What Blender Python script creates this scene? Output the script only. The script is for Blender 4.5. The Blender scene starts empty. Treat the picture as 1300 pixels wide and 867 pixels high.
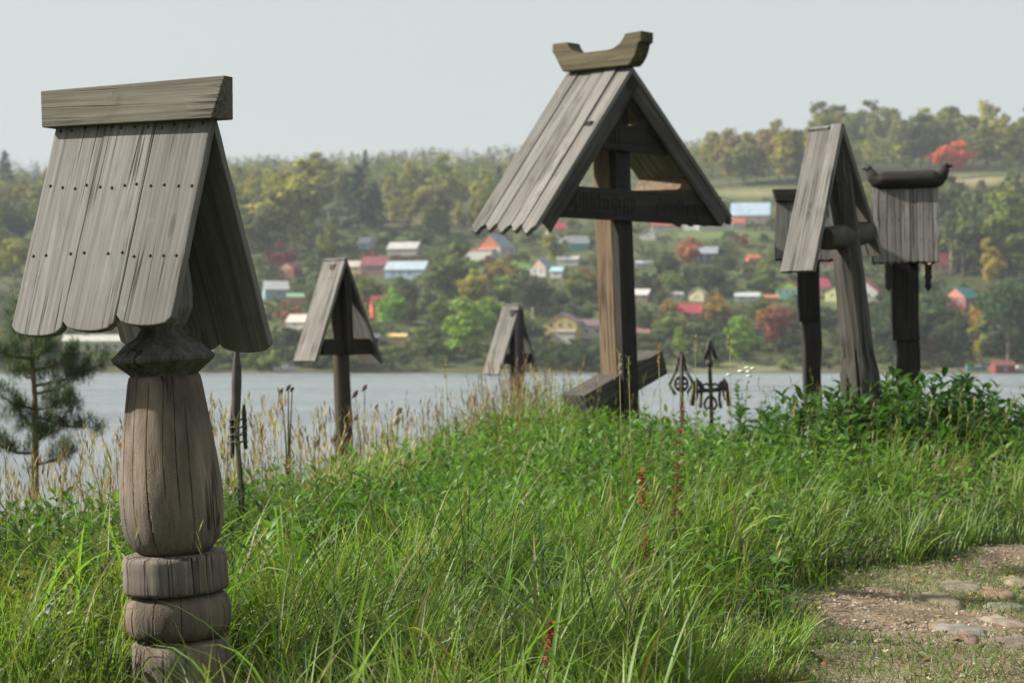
import bpy, bmesh, math, random
import numpy as np
from mathutils import Matrix, Vector, Euler
R = math.radians
scene = bpy.context.scene
col = scene.collection
# ---------------------------------------------------------------- camera, sky, sun, exposure
EYE = Vector((0, 0, 17.0))
FOC = 60.0
F = FOC / 36.0 * 1300.0
PITCH = -math.atan(33.5 / F)
cam_d = bpy.data.cameras.new('camera')
cam_d.lens = FOC; cam_d.sensor_width = 36.0
cam_d.clip_start = 0.1; cam_d.clip_end = 9000
cam_d.dof.use_dof = True; cam_d.dof.focus_distance = 5.3; cam_d.dof.aperture_fstop = 4.8
cam = bpy.data.objects.new('camera', cam_d); col.objects.link(cam)
cam.location = EYE; cam.rotation_euler = (R(90) + PITCH, 0, 0)
scene.camera = cam
SUN_AZ, SUN_EL = 275.0, 36.0          # degrees clockwise from +Y
SDIR = Vector((math.sin(R(SUN_AZ)) * math.cos(R(SUN_EL)), math.cos(R(SUN_AZ)) * math.cos(R(SUN_EL)), math.sin(R(SUN_EL))))
world = bpy.data.worlds.new('World'); scene.world = world
world.use_nodes = True
wn = world.node_tree; wn.nodes.clear()
sky = wn.nodes.new('ShaderNodeTexSky'); sky.sky_type = 'NISHITA'; sky.sun_disc = False
sky.sun_elevation = R(SUN_EL); sky.sun_rotation = R(SUN_AZ)
sky.air_density = 0.8; sky.dust_density = 7.0; sky.ozone_density = 1.0
bg = wn.nodes.new('ShaderNodeBackground'); bg.inputs['Strength'].default_value = 0.15
wo = wn.nodes.new('ShaderNodeOutputWorld')
veil = wn.nodes.new('ShaderNodeMix'); veil.data_type = 'RGBA'; veil.inputs[0].default_value = 0.9      # thin even high cloud
veil.inputs[7].default_value = (1.66, 1.79, 1.77, 1)
wn.links.new(sky.outputs[0], veil.inputs[6]); wn.links.new(veil.outputs[2], bg.inputs[0]); wn.links.new(bg.outputs[0], wo.inputs[0])
sun_d = bpy.data.lights.new('sun', 'SUN'); sun_d.energy = 3.8; sun_d.angle = R(0.6); sun_d.color = (1.0, 0.945, 0.85)
sun = bpy.data.objects.new('sun', sun_d); col.objects.link(sun)
sun.rotation_euler = SDIR.to_track_quat('Z', 'Y').to_euler()
vs = scene.view_settings
vs.view_transform = 'Standard'; vs.look = 'None'; vs.gamma = 1.0; vs.exposure = 1.3; vs.use_curve_mapping = False
scene.render.engine = 'CYCLES'
cy = scene.cycles
cy.use_denoising = True
cy.max_bounces = 6; cy.diffuse_bounces = 3; cy.glossy_bounces = 2; cy.transmission_bounces = 3; cy.transparent_max_bounces = 4; cy.volume_bounces = 0
cy.caustics_reflective = False; cy.caustics_refractive = False
rng = np.random.default_rng(7)
random.seed(7)

# ---------------------------------------------------------------- helpers
def P(px, py, d):
    """photo direction (1300 x 867) at a real distance d along +Y -> world point"""
    u = (px - 650) / F; v = (433.5 - py) / F
    fw = Vector((0, math.cos(PITCH), math.sin(PITCH))); up = Vector((0, -math.sin(PITCH), math.cos(PITCH)))
    r = fw + up * v + Vector((u, 0, 0))
    return EYE + r * (d / r.y)

def tag(o, label=None, cat=None, group=None, kind=None):
    if label: o['label'] = label
    if cat: o['category'] = cat
    if group: o['group'] = group
    if kind: o['kind'] = kind
    return o

def empty(name, loc=(0, 0, 0), rot=(0, 0, 0), label=None, cat=None, group=None):
    o = bpy.data.objects.new(name, None); col.objects.link(o)
    o.location = loc; o.rotation_euler = rot
    o.empty_display_size = 0.2
    return tag(o, label, cat, group)

def mesh_np(name, V, Q, mats, C=None, smooth=False, midx=None):
    """V (n,3), Q (m,4) quads"""
    me = bpy.data.meshes.new(name)
    V = np.ascontiguousarray(V, dtype=np.float32).reshape(-1, 3); Q = np.ascontiguousarray(Q, dtype=np.int32).reshape(-1, 4)
    me.vertices.add(len(V)); me.vertices.foreach_set('co', V.ravel())
    me.loops.add(Q.size); me.loops.foreach_set('vertex_index', Q.ravel())
    me.polygons.add(len(Q))
    me.polygons.foreach_set('loop_start', np.arange(0, Q.size, 4, dtype=np.int32))
    if smooth: me.polygons.foreach_set('use_smooth', np.ones(len(Q), dtype=bool))
    if not isinstance(mats, (list, tuple)): mats = [mats]
    for m in mats: me.materials.append(m)
    if midx is not None: me.polygons.foreach_set('material_index', np.ascontiguousarray(midx, dtype=np.int32))
    me.update(calc_edges=True)
    if C is not None:
        a = me.color_attributes.new('col', 'FLOAT_COLOR', 'POINT')
        C = np.asarray(C, dtype=np.float32)
        if C.shape[1] == 3: C = np.concatenate([C, np.ones((len(C), 1), np.float32)], 1)
        a.data.foreach_set('color', np.ascontiguousarray(C).ravel())
    return me

def link(name, me, parent=None, mw=None):
    o = bpy.data.objects.new(name, me); col.objects.link(o)
    if parent is not None: o.parent = parent
    if mw is not None: o.matrix_local = mw
    return o

class MB:
    """collects simple solids into one mesh object (local coordinates)"""
    def __init__(s): s.v = []; s.f = []; s.m = []; s.sm = []
    def add(s, V, Fc, mi=0, sm=False):
        b = len(s.v); s.v += [tuple(p) for p in V]
        for f in Fc: s.f.append(tuple(i + b for i in f)); s.m.append(mi); s.sm.append(sm)
        return s
    def box(s, lo, hi, mi=0, M=None):
        x0, y0, z0 = lo; x1, y1, z1 = hi
        V = [Vector(p) for p in ((x0,y0,z0),(x1,y0,z0),(x1,y1,z0),(x0,y1,z0),(x0,y0,z1),(x1,y0,z1),(x1,y1,z1),(x0,y1,z1))]
        if M is not None: V = [M @ p for p in V]
        return s.add(V, [(0,3,2,1),(4,5,6,7),(0,1,5,4),(1,2,6,5),(2,3,7,6),(3,0,4,7)], mi)
    def prism(s, poly, y0, y1, mi=0, M=None):
        """outline in (x,z), extruded along y"""
        n = len(poly)
        V = [Vector((p[0], y0, p[1])) for p in poly] + [Vector((p[0], y1, p[1])) for p in poly]
        if M is not None: V = [M @ p for p in V]
        Fc = [tuple(range(n)), tuple(range(2*n-1, n-1, -1))]
        for i in range(n):
            j = (i + 1) % n; Fc.append((i, i + n, j + n, j))
        return s.add(V, Fc, mi)
    def lathe(s, prof, n=24, mi=0, M=None, sm=True, phase=0.0, wob=None):
        V = []; Fc = []
        for r, z in prof:
            for i in range(n):
                a = 2 * math.pi * i / n + phase
                rr = r * (1 + (wob(a, z) if wob else 0))
                V.append(Vector((rr * math.cos(a), rr * math.sin(a), z)))
        if M is not None: V = [M @ p for p in V]
        for k in range(len(prof) - 1):
            for i in range(n):
                j = (i + 1) % n
                Fc.append((k*n+i, k*n+j, (k+1)*n+j, (k+1)*n+i))
        s.add(V, Fc, mi, sm)
        b = len(s.v) - len(V)
        s.f.append(tuple(b + i for i in range(n - 1, -1, -1))); s.m.append(mi); s.sm.append(False)
        s.f.append(tuple(b + (len(prof)-1)*n + i for i in range(n))); s.m.append(mi); s.sm.append(False)
        return s
    def tube(s, pts, rad, n=8, mi=0, sm=True):
        pts = [Vector(p) for p in pts]
        if not isinstance(rad, (list, tuple)): rad = [rad] * len(pts)
        V = []; Fc = []
        prev = None
        for k, p in enumerate(pts):
            t = (pts[min(k+1, len(pts)-1)] - pts[max(k-1, 0)]).normalized()
            if prev is None:
                a = Vector((1, 0, 0)) if abs(t.x) < 0.9 else Vector((0, 1, 0))
                nx = t.cross(a).normalized()
            else:
                nx = (prev - t * prev.dot(t)).normalized()
            prev = nx; ny = t.cross(nx)
            for i in range(n):
                a = 2 * math.pi * i / n
                V.append(p + (nx * math.cos(a) + ny * math.sin(a)) * rad[k])
        for k in range(len(pts) - 1):
            for i in range(n):
                j = (i + 1) % n
                Fc.append((k*n+i, k*n+j, (k+1)*n+j, (k+1)*n+i))
        s.add(V, Fc, mi, sm)
        b = len(s.v) - len(V)
        s.f.append(tuple(b + i for i in range(n - 1, -1, -1))); s.m.append(mi); s.sm.append(False)
        s.f.append(tuple(b + (len(pts)-1)*n + i for i in range(n))); s.m.append(mi); s.sm.append(False)
        return s
    def mesh(s, name, mats, bevel=0.0, seg=2):
        me = bpy.data.meshes.new(name)
        me.from_pydata(s.v, [], s.f)
        if not isinstance(mats, (list, tuple)): mats = [mats]
        for m in mats: me.materials.append(m)
        for p, mi, sm in zip(me.polygons, s.m, s.sm): p.material_index = mi; p.use_smooth = sm
        bm = bmesh.new(); bm.from_mesh(me)
        bmesh.ops.recalc_face_normals(bm, faces=bm.faces)
        if bevel > 0:
            es = [e for e in bm.edges if len(e.link_faces) == 2 and e.calc_face_angle(0) > 0.6]
            bmesh.ops.bevel(bm, geom=es, offset=bevel, segments=seg, affect='EDGES', profile=0.6, clamp_overlap=True)
        bm.to_mesh(me); bm.free()
        return me
    def build(s, name, mats, parent=None, mw=None, bevel=0.0, seg=2):
        return link(name, s.mesh(name, mats, bevel, seg), parent, mw)

# value noise for scattering
_lat = {}
def vnoise(x, y, s, seed=0):
    if seed not in _lat: _lat[seed] = np.random.default_rng(seed + 100).random((256, 256))
    L = _lat[seed]
    x = np.asarray(x) / s + 1000.0; y = np.asarray(y) / s + 1000.0
    xi = np.floor(x).astype(int); yi = np.floor(y).astype(int); fx = x - xi; fy = y - yi
    fx = fx * fx * (3 - 2 * fx); fy = fy * fy * (3 - 2 * fy)
    g = lambda a, b: L[a % 256, b % 256]
    return (g(xi, yi) * (1 - fx) + g(xi + 1, yi) * fx) * (1 - fy) + (g(xi, yi + 1) * (1 - fx) + g(xi + 1, yi + 1) * fx) * fy

# ---------------------------------------------------------------- materials
def new_mat(name):
    m = bpy.data.materials.new(name); m.use_nodes = True
    nt = m.node_tree; nt.nodes.clear()
    return m, nt
def N(nt, t, **kw):
    n = nt.nodes.new(t)
    for k, v in kw.items(): setattr(n, k, v)
    return n
def L_(nt, a, b): nt.links.new(a, b)
def ramp(nt, stops, interp='LINEAR'):
    r = N(nt, 'ShaderNodeValToRGB'); e = r.color_ramp; e.interpolation = interp
    while len(e.elements) < len(stops): e.elements.new(0.5)
    for el, (p, c) in zip(e.elements, stops):
        el.position = p; el.color = (c[0], c[1], c[2], 1) if not isinstance(c, (int, float)) else (c, c, c, 1)
    return r
def mixc(nt, fac, a, b, mode='MIX'):
    m = N(nt, 'ShaderNodeMix', data_type='RGBA', blend_type=mode)
    for sock, val in ((m.inputs[0], fac), (m.inputs[6], a), (m.inputs[7], b)):
        if hasattr(val, 'is_linked') or hasattr(val, 'links'): L_(nt, val, sock)
        elif isinstance(val, (int, float)): sock.default_value = val
        else: sock.default_value = (val[0], val[1], val[2], 1)
    return m.outputs[2]
def math_(nt, op, a, b=None):
    m = N(nt, 'ShaderNodeMath', operation=op)
    for i, v in enumerate((a, b)):
        if v is None: continue
        if isinstance(v, (int, float)): m.inputs[i].default_value = v
        else: L_(nt, v, m.inputs[i])
    return m.outputs[0]
def principled(nt, rough=0.8, spec=0.3):
    p = N(nt, 'ShaderNodeBsdfPrincipled'); p.inputs['Roughness'].default_value = rough
    p.inputs['Specular IOR Level'].default_value = spec
    o = N(nt, 'ShaderNodeOutputMaterial'); L_(nt, p.outputs[0], o.inputs[0])
    return p

def wood(name, lo, mid, hi, stain=(0.06, 0.05, 0.045), stain_amt=0.35, scale=1.0, crack=0.5, warm=None, knots=0.6, bump=0.6, crackle=0.0):
    m, nt = new_mat(name)
    p = principled(nt, 0.85, 0.2)
    tc = N(nt, 'ShaderNodeTexCoord'); oi = N(nt, 'ShaderNodeObjectInfo')
    off = N(nt, 'ShaderNodeVectorMath', operation='SCALE'); off.inputs[0].default_value = (37.0, 53.0, 71.0); L_(nt, oi.outputs['Random'], off.inputs['Scale'])
    co = N(nt, 'ShaderNodeVectorMath', operation='ADD'); L_(nt, tc.outputs['Object'], co.inputs[0]); L_(nt, off.outputs[0], co.inputs[1])
    def mapped(sx, sz):
        mp = N(nt, 'ShaderNodeMapping'); mp.inputs['Scale'].default_value = (sx * scale, sx * scale, sz * scale); L_(nt, co.outputs[0], mp.inputs[0]); return mp.outputs[0]
    def noise(vec, sc, det=5, dist=0.0, rough=0.55):
        n = N(nt, 'ShaderNodeTexNoise'); n.inputs['Scale'].default_value = sc; n.inputs['Detail'].default_value = det
        n.inputs['Distortion'].default_value = dist; n.inputs['Roughness'].default_value = rough; L_(nt, vec, n.inputs['Vector']); return n.outputs['Fac']
    # knots bend the grain
    vor = N(nt, 'ShaderNodeTexVoronoi'); vor.inputs['Scale'].default_value = 1.0; L_(nt, mapped(9.0, 2.2), vor.inputs['Vector'])
    kd = vor.outputs['Distance']
    kn = ramp(nt, [(0.0, 1.0), (0.06, 0.8), (0.10, 0.0), (1.0, 0.0)]); L_(nt, kd, kn.inputs[0])
    gv = N(nt, 'ShaderNodeVectorMath', operation='ADD'); L_(nt, mapped(26, 0.7), gv.inputs[0])
    bend = N(nt, 'ShaderNodeMath', operation='SMOOTH_MIN'); bend.inputs[1].default_value = 0.22; bend.inputs[2].default_value = 0.2; L_(nt, kd, bend.inputs[0])
    bv = N(nt, 'ShaderNodeCombineXYZ'); L_(nt, math_(nt, 'MULTIPLY', bend.outputs[0], 2.6), bv.inputs[0]); L_(nt, bv.outputs[0], gv.inputs[1])
    grain = noise(gv.outputs[0], 1.6, 6, 0.5, 0.62)
    fine = noise(mapped(95, 1.6), 1.0, 3, 0.0, 0.6)
    broad = noise(mapped(3.2, 1.1), 1.0, 4, 0.4, 0.6)
    c = ramp(nt, [(0.30, lo), (0.52, mid), (0.72, hi)]); L_(nt, grain, c.inputs[0])
    colr = c.outputs[0]
    f2 = ramp(nt, [(0.30, 0.74), (0.55, 1.0), (0.8, 1.12)]); L_(nt, fine, f2.inputs[0])
    colr = mixc(nt, 1.0, colr, f2.outputs[0], 'MULTIPLY')
    if warm:
        wr = ramp(nt, [(0.42, 0.0), (0.62, 1.0)]); L_(nt, noise(mapped(2.2, 0.8), 1.0, 3, 0.3), wr.inputs[0])
        colr = mixc(nt, math_(nt, 'MULTIPLY', wr.outputs[0], warm[3]), colr, warm[:3])
    sr = ramp(nt, [(0.50, 0.0), (0.70, 1.0)]); L_(nt, broad, sr.inputs[0])
    colr = mixc(nt, math_(nt, 'MULTIPLY', sr.outputs[0], stain_amt), colr, stain)
    colr = mixc(nt, math_(nt, 'MULTIPLY', kn.outputs[0], knots), colr, (0.045, 0.035, 0.03))
    ck = noise(mapped(17, 0.42), 1.0, 3, 0.25, 0.5)
    ab = math_(nt, 'ABSOLUTE', math_(nt, 'SUBTRACT', ck, 0.5))
    cr = ramp(nt, [(0.0, 1.0), (0.010, 0.8), (0.024, 0.0)]); L_(nt, ab, cr.inputs[0])
    crm = ramp(nt, [(0.46, 0.0), (0.60, 1.0)]); L_(nt, noise(mapped(2.4, 1.5), 1.7, 2), crm.inputs[0])
    crack_f = math_(nt, 'MULTIPLY', math_(nt, 'MULTIPLY', cr.outputs[0], crm.outputs[0]), crack)
    colr = mixc(nt, crack_f, colr, (0.02, 0.017, 0.015))
    vr = N(nt, 'ShaderNodeMapRange'); vr.inputs[3].default_value = 0.80; vr.inputs[4].default_value = 1.20; L_(nt, oi.outputs['Random'], vr.inputs[0])
    gvar = N(nt, 'ShaderNodeCombineColor'); [L_(nt, vr.outputs[0], gvar.inputs[k]) for k in range(3)]
    colr = mixc(nt, 1.0, colr, gvar.outputs[0], 'MULTIPLY')
    li = ramp(nt, [(0.60, 0.0), (0.68, 1.0)]); L_(nt, noise(mapped(26, 16), 1.0, 5, 0.2, 0.7), li.inputs[0])
    lm = ramp(nt, [(0.50, 0.0), (0.66, 1.0)]); L_(nt, noise(mapped(2.6, 1.7), 1.3, 2), lm.inputs[0])
    colr = mixc(nt, math_(nt, 'MULTIPLY', math_(nt, 'MULTIPLY', li.outputs[0], lm.outputs[0]), 0.45), colr, [min(1, q * 1.25) for q in (hi[0], hi[1] * 1.04, hi[2] * 0.92)])
    dk = ramp(nt, [(0.56, 0.0), (0.70, 1.0)]); L_(nt, noise(mapped(7, 3.2), 1.0, 6, 0.6, 0.68), dk.inputs[0])
    colr = mixc(nt, math_(nt, 'MULTIPLY', dk.outputs[0], 0.5), colr, [q * 0.55 for q in lo])
    L_(nt, colr, p.inputs['Base Color'])
    if crackle > 0:
        ve = N(nt, 'ShaderNodeTexVoronoi'); ve.feature = 'DISTANCE_TO_EDGE'; ve.inputs['Scale'].default_value = 1.0
        wv3 = N(nt, 'ShaderNodeVectorMath', operation='ADD'); L_(nt, mapped(230, 120), wv3.inputs[0])
        nw = N(nt, 'ShaderNodeTexNoise'); nw.inputs['Scale'].default_value = 0.6; L_(nt, mapped(230, 120), nw.inputs['Vector']); L_(nt, nw.outputs['Color'], wv3.inputs[1]); L_(nt, wv3.outputs[0], ve.inputs['Vector'])
        ce = ramp(nt, [(0.0, 1.0), (0.08, 0.6), (0.2, 0.0)]); L_(nt, ve.outputs['Distance'], ce.inputs[0])
        cm = ramp(nt, [(0.42, 0.1), (0.58, 1.0)]); L_(nt, noise(mapped(9, 4), 1.0, 3), cm.inputs[0])
        ckf = math_(nt, 'MULTIPLY', math_(nt, 'MULTIPLY', ce.outputs[0], cm.outputs[0]), crackle)
        colr = mixc(nt, ckf, colr, [q * 0.42 for q in lo]); L_(nt, colr, p.inputs['Base Color'])
        crack_f = math_(nt, 'MAXIMUM', crack_f, math_(nt, 'MULTIPLY', ckf, 0.6))
    hgt = math_(nt, 'SUBTRACT', math_(nt, 'ADD', math_(nt, 'MULTIPLY', grain, 0.8), math_(nt, 'MULTIPLY', fine, 0.45)), math_(nt, 'MULTIPLY', crack_f, 1.5))
    b = N(nt, 'ShaderNodeBump'); b.inputs['Strength'].default_value = bump; b.inputs['Distance'].default_value = 0.005; L_(nt, hgt, b.inputs['Height'])
    L_(nt, b.outputs[0], p.inputs['Normal'])
    return m

_paint = {}
def paint(name, c, rough=0.7, var=0.12, scale=1.5):
    key = name
    if key in _paint: return _paint[key]
    m, nt = new_mat(name); p = principled(nt, rough, 0.3)
    tc = N(nt, 'ShaderNodeTexCoord'); n = N(nt, 'ShaderNodeTexNoise'); n.inputs['Scale'].default_value = scale; n.inputs['Detail'].default_value = 5
    L_(nt, tc.outputs['Object'], n.inputs['Vector'])
    r = ramp(nt, [(0.3, [x * (1 - var) for x in c]), (0.7, [min(1, x * (1 + var)) for x in c])]); L_(nt, n.outputs['Fac'], r.inputs[0])
    L_(nt, r.outputs[0], p.inputs['Base Color'])
    _paint[key] = m
    return m

def leafmat(name, trans=0.35, gloss=0.25, use_obj=False, var=0.25, vscale=40.0, rough=0.5):
    """base colour = vertex colour (x object colour); thin translucent leaves"""
    m, nt = new_mat(name)
    at = N(nt, 'ShaderNodeAttribute'); at.attribute_name = 'col'
    c = at.outputs['Color']
    if use_obj:
        oi = N(nt, 'ShaderNodeObjectInfo'); c = mixc(nt, 1.0, c, oi.outputs['Color'], 'MULTIPLY')
    p = N(nt, 'ShaderNodeBsdfPrincipled'); p.inputs['Roughness'].default_value = rough; p.inputs['Specular IOR Level'].default_value = gloss
    L_(nt, c, p.inputs['Base Color'])
    t = N(nt, 'ShaderNodeBsdfTranslucent')
    L_(nt, mixc(nt, 1.0, c, (1.25, 1.35, 0.7), 'MULTIPLY'), t.inputs[0])
    mx = N(nt, 'ShaderNodeMixShader'); mx.inputs[0].default_value = trans
    L_(nt, p.outputs[0], mx.inputs[1]); L_(nt, t.outputs[0], mx.inputs[2])
    o = N(nt, 'ShaderNodeOutputMaterial'); L_(nt, mx.outputs[0], o.inputs[0])
    return m

W_GREY = wood('weathered_grey_wood', (0.112, 0.105, 0.096), (0.170, 0.162, 0.150), (0.215, 0.207, 0.195), stain=(0.062, 0.054, 0.047), stain_amt=0.5, crack=0.7)
W_RIDGE = wood('ridge_wood', (0.072, 0.063, 0.047), (0.112, 0.102, 0.080), (0.150, 0.139, 0.112), stain=(0.052, 0.043, 0.030), stain_amt=0.55, crack=0.7)
W_OLIVE = wood('olive_weathered_wood', (0.064, 0.054, 0.032), (0.106, 0.091, 0.054), (0.141, 0.125, 0.077), stain=(0.032, 0.031, 0.018), stain_amt=0.6, crack=0.4)
W_BODY = wood('turned_post_wood', (0.098, 0.083, 0.070), (0.152, 0.130, 0.109), (0.205, 0.182, 0.158), stain=(0.042, 0.034, 0.030), stain_amt=0.75, warm=(0.22, 0.157, 0.105, 0.5), crack=1.0, knots=0.5, bump=1.0, crackle=0.32)
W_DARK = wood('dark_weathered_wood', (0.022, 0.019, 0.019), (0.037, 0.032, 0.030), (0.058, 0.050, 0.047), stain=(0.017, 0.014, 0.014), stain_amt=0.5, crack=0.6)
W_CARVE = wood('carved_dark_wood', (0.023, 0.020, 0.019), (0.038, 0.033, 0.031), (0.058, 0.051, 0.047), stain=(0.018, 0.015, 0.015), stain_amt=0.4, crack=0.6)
W_POST = wood('brown_post_wood', (0.105, 0.072, 0.048), (0.165, 0.116, 0.077), (0.205, 0.152, 0.106), stain=(0.08, 0.055, 0.04), stain_amt=0.4, crack=0.8)
W_LOG = wood('grey_log_wood', (0.045, 0.041, 0.036), (0.082, 0.075, 0.066), (0.122, 0.114, 0.102), stain=(0.030, 0.027, 0.024), stain_amt=0.6, crack=0.9, bump=1.0)
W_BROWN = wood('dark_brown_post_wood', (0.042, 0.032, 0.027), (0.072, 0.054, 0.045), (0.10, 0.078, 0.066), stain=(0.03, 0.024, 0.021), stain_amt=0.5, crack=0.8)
NAIL = paint('rusty_nail', (0.045, 0.035, 0.03), 0.7, 0.3, 60)
IRON = paint('wrought_iron', (0.055, 0.045, 0.042), 0.65, 0.4, 25)
LEAF = leafmat('leaf_blades', 0.42, 0.4)
TREE = leafmat('tree_foliage', 0.28, 0.1, use_obj=True, rough=0.8)
DRY = leafmat('dry_stalks', 0.25, 0.15, rough=0.8)
BARK = paint('tree_bark', (0.16, 0.13, 0.10), 0.9, 0.4, 3)
# ---------------------------------------------------------------- terrain
DG = [480, 500, 540, 600, 680, 760, 860, 960, 1060, 1160, 1400, 1700]
PXG = [-150, 400, 700, 1000, 1250, 1500]
PYG = np.array([
    [480, 473, 458, 425, 385, 345, 305, 275, 258, 248, 240, 228],
    [480, 473, 452, 408, 360, 322, 285, 262, 245, 232, 222, 215],
    [480, 473, 452, 408, 360, 320, 281, 256, 238, 225, 212, 205],
    [480, 473, 455, 410, 355, 300, 262, 228, 214, 206, 200, 190],
    [480, 473, 452, 398, 325, 258, 227, 216, 209, 205, 200, 195],
    [480, 473, 452, 395, 318, 250, 222, 214, 208, 204, 200, 195]], float)
def py_tab(px, d):
    px = np.clip(np.asarray(px, float), PXG[0], PXG[-1]); d = np.asarray(d, float)
    rows = np.array([np.interp(d, DG, r) for r in PYG.reshape(6, -1)])
    rows = rows.reshape(6, *np.broadcast(px, d).shape) if rows.ndim > 1 else rows.reshape(6)
    i = np.clip(np.searchsorted(PXG, px, side='right') - 1, 0, 4)
    X0 = np.take(PXG, i); X1 = np.take(PXG, i + 1); t = (px - X0) / (X1 - X0)
    a = np.take_along_axis(rows, i[None], 0)[0]; b = np.take_along_axis(rows, (i + 1)[None], 0)[0]
    return a * (1 - t) + b * t
def far_z(x, y):
    x = np.asarray(x, float); y = np.asarray(y, float)
    px = 650 + F * x / y
    py = py_tab(np.atleast_1d(px), np.atleast_1d(y)).reshape(px.shape)
    v = (433.5 - py) / F
    dy = math.cos(PITCH) - math.sin(PITCH) * v; dz = math.sin(PITCH) + math.cos(PITCH) * v
    return EYE.z + dz / dy * y
def crest_y(x):
    return np.interp(x, [-6, -4, -2.6, -1.7, -0.6, 0.3, 1.5, 3.4, 6, 12], [5.5, 6.4, 7.7, 9.8, 12.7, 15.0, 14.6, 13.6, 12.6, 12.0])
def near_z(x, y):
    x = np.asarray(x, float); y = np.asarray(y, float)
    z = 15.92 + 0.06 * (vnoise(x, y, 1.7, 1) - 0.5) + 0.03 * (vnoise(x, y, 0.6, 2) - 0.5)
    z = z + 0.10 * np.exp(-((x - 0.2) ** 2 / 2.5 + (y - 14) ** 2 / 5)) + 0.13 * np.exp(-((x - 2.2) ** 2 / 2.2 + (y - 10.8) ** 2 / 3.0))
    z = z - 0.05 * np.exp(-((x - 2.2) ** 2 / 2.0 + (y - 6.0) ** 2 / 2.0))
    e = y - crest_y(x); w = 0.9
    sp = np.where(e > 20, e, w * np.log1p(np.exp(np.clip(e / w, -40, 25))))
    return np.maximum(z - 0.36 * sp, -3.0)
def ground_z(x, y):
    x = np.asarray(x, float); y = np.asarray(y, float)
    return np.where(y > 470, np.maximum(far_z(x, np.maximum(y, 470.0)), -3.0), near_z(x, y))
def gz(x, y): return float(ground_z(np.array([x]), np.array([y]))[0])
def gpoint(px, d):
    x = (px - 650) / F * d * 1.0
    return Vector((x, d, gz(x, d)))
def hill_d(px, py):
    ds = np.arange(490, 1700, 1.0); ys = py_tab(np.full_like(ds, px), ds)
    return float(np.interp(-py, -ys, ds))
def hill_pt(px, py):
    d = hill_d(px, py); p = P(px, py, d); p.z = gz(p.x, p.y); return p
def near_hit(px, py):
    for d in np.arange(2.5, 20, 0.02):
        p = P(px, py, float(d))
        if p.z <= gz(p.x, p.y): return p
    return P(px, py, 20)

def axis(parts):
    out = []
    for a, b, st in parts: out += list(np.arange(a, b - 1e-6, st))
    out.append(parts[-1][1]); return np.array(out)
xs = axis([(-1500, -700, 80), (-700, -330, 12), (-330, -60, 8), (-60, -12, 4), (-12, -6, 0.5), (-6, 6, 0.14), (6, 12, 0.5), (12, 60, 4), (60, 330, 8), (330, 700, 12), (700, 1500, 80)])
ys = axis([(-80, -8, 8), (-8, 1.5, 0.5), (1.5, 17, 0.14), (17, 30, 0.5), (30, 90, 3), (90, 470, 40), (470, 900, 6), (900, 1200, 8), (1200, 1720, 20), (1720, 2100, 95)])
GX, GY = np.meshgrid(xs, ys)
GZ = ground_z(GX, GY)
GZ = np.where(GY > 1710, np.minimum(GZ, far_z(GX, np.full_like(GY, 1700.0)) - (GY - 1700) * 0.05), GZ)
nx, ny = len(xs), len(ys)
idx = np.arange(nx * ny).reshape(ny, nx)
Q = np.stack([idx[:-1, :-1], idx[:-1, 1:], idx[1:, 1:], idx[1:, :-1]], -1).reshape(-1, 4)
# field colours of the hillside: true ground cover (lawn, mown hay, bare track, rough grass)
gc = np.zeros((ny, nx, 3)); pxg = 650 + F * GX / np.maximum(GY, 1); pyg = np.zeros_like(GX)
m_ = GY > 470; pyg[m_] = py_tab(pxg[m_], np.minimum(GY[m_], 1700))
n1 = vnoise(GX, GY, 30, 3)[..., None]; n2 = vnoise(GX, GY, 9, 4)[..., None]
gc[:] = np.array([0.058, 0.068, 0.026]) * (0.7 + 0.6 * n1) * (0.75 + 0.5 * n2)
for (a, b, ra, rb, c) in [(650, 338, 60, 12, (0.085, 0.16, 0.045)), (620, 284, 95, 6, (0.30, 0.235, 0.15)), (760, 272, 60, 5, (0.19, 0.19, 0.09)), (930, 466, 85, 8, (0.13, 0.155, 0.055)),
                          (1235, 229, 75, 6, (0.20, 0.17, 0.09)), (960, 245, 60, 6, (0.17, 0.17, 0.075)), (880, 352, 90, 8, (0.075, 0.125, 0.038)), (900, 298, 90, 6, (0.10, 0.135, 0.05)),
                          (130, 452, 70, 6, (0.11, 0.17, 0.05)), (450, 345, 60, 8, (0.08, 0.12, 0.04)), (840, 420, 60, 12, (0.09, 0.11, 0.045)), (1150, 440, 90, 25, (0.08, 0.095, 0.04)), (1100, 468, 300, 3, (0.15, 0.13, 0.09)), (300, 470, 300, 2.5, (0.12, 0.11, 0.07))]:
    w = np.clip(1.6 - np.sqrt(((pxg - a) / ra) ** 2 + ((pyg - b) / rb) ** 2) - 0.35 * n2[..., 0], 0, 1) * m_
    gc = gc * (1 - w[..., None]) + np.array(c) * (0.85 + 0.3 * n2) * w[..., None]
nearc = np.array([0.05, 0.062, 0.024]) * (0.6 + 0.8 * n2)
gc = np.where((GY < 300)[..., None], nearc, gc)
mg, nt = new_mat('meadow_ground'); p = principled(nt, 0.95, 0.1)
at = N(nt, 'ShaderNodeAttribute'); at.attribute_name = 'col'; geo = N(nt, 'ShaderNodeNewGeometry')
no = N(nt, 'ShaderNodeTexNoise'); no.inputs['Scale'].default_value = 0.35; no.inputs['Detail'].default_value = 9; no.inputs['Roughness'].default_value = 0.65; L_(nt, geo.outputs['Position'], no.inputs['Vector'])
rr = ramp(nt, [(0.3, 0.55), (0.7, 1.4)]); L_(nt, no.outputs['Fac'], rr.inputs[0])
L_(nt, mixc(nt, 1.0, at.outputs['Color'], rr.outputs[0], 'MULTIPLY'), p.inputs['Base Color'])
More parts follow.
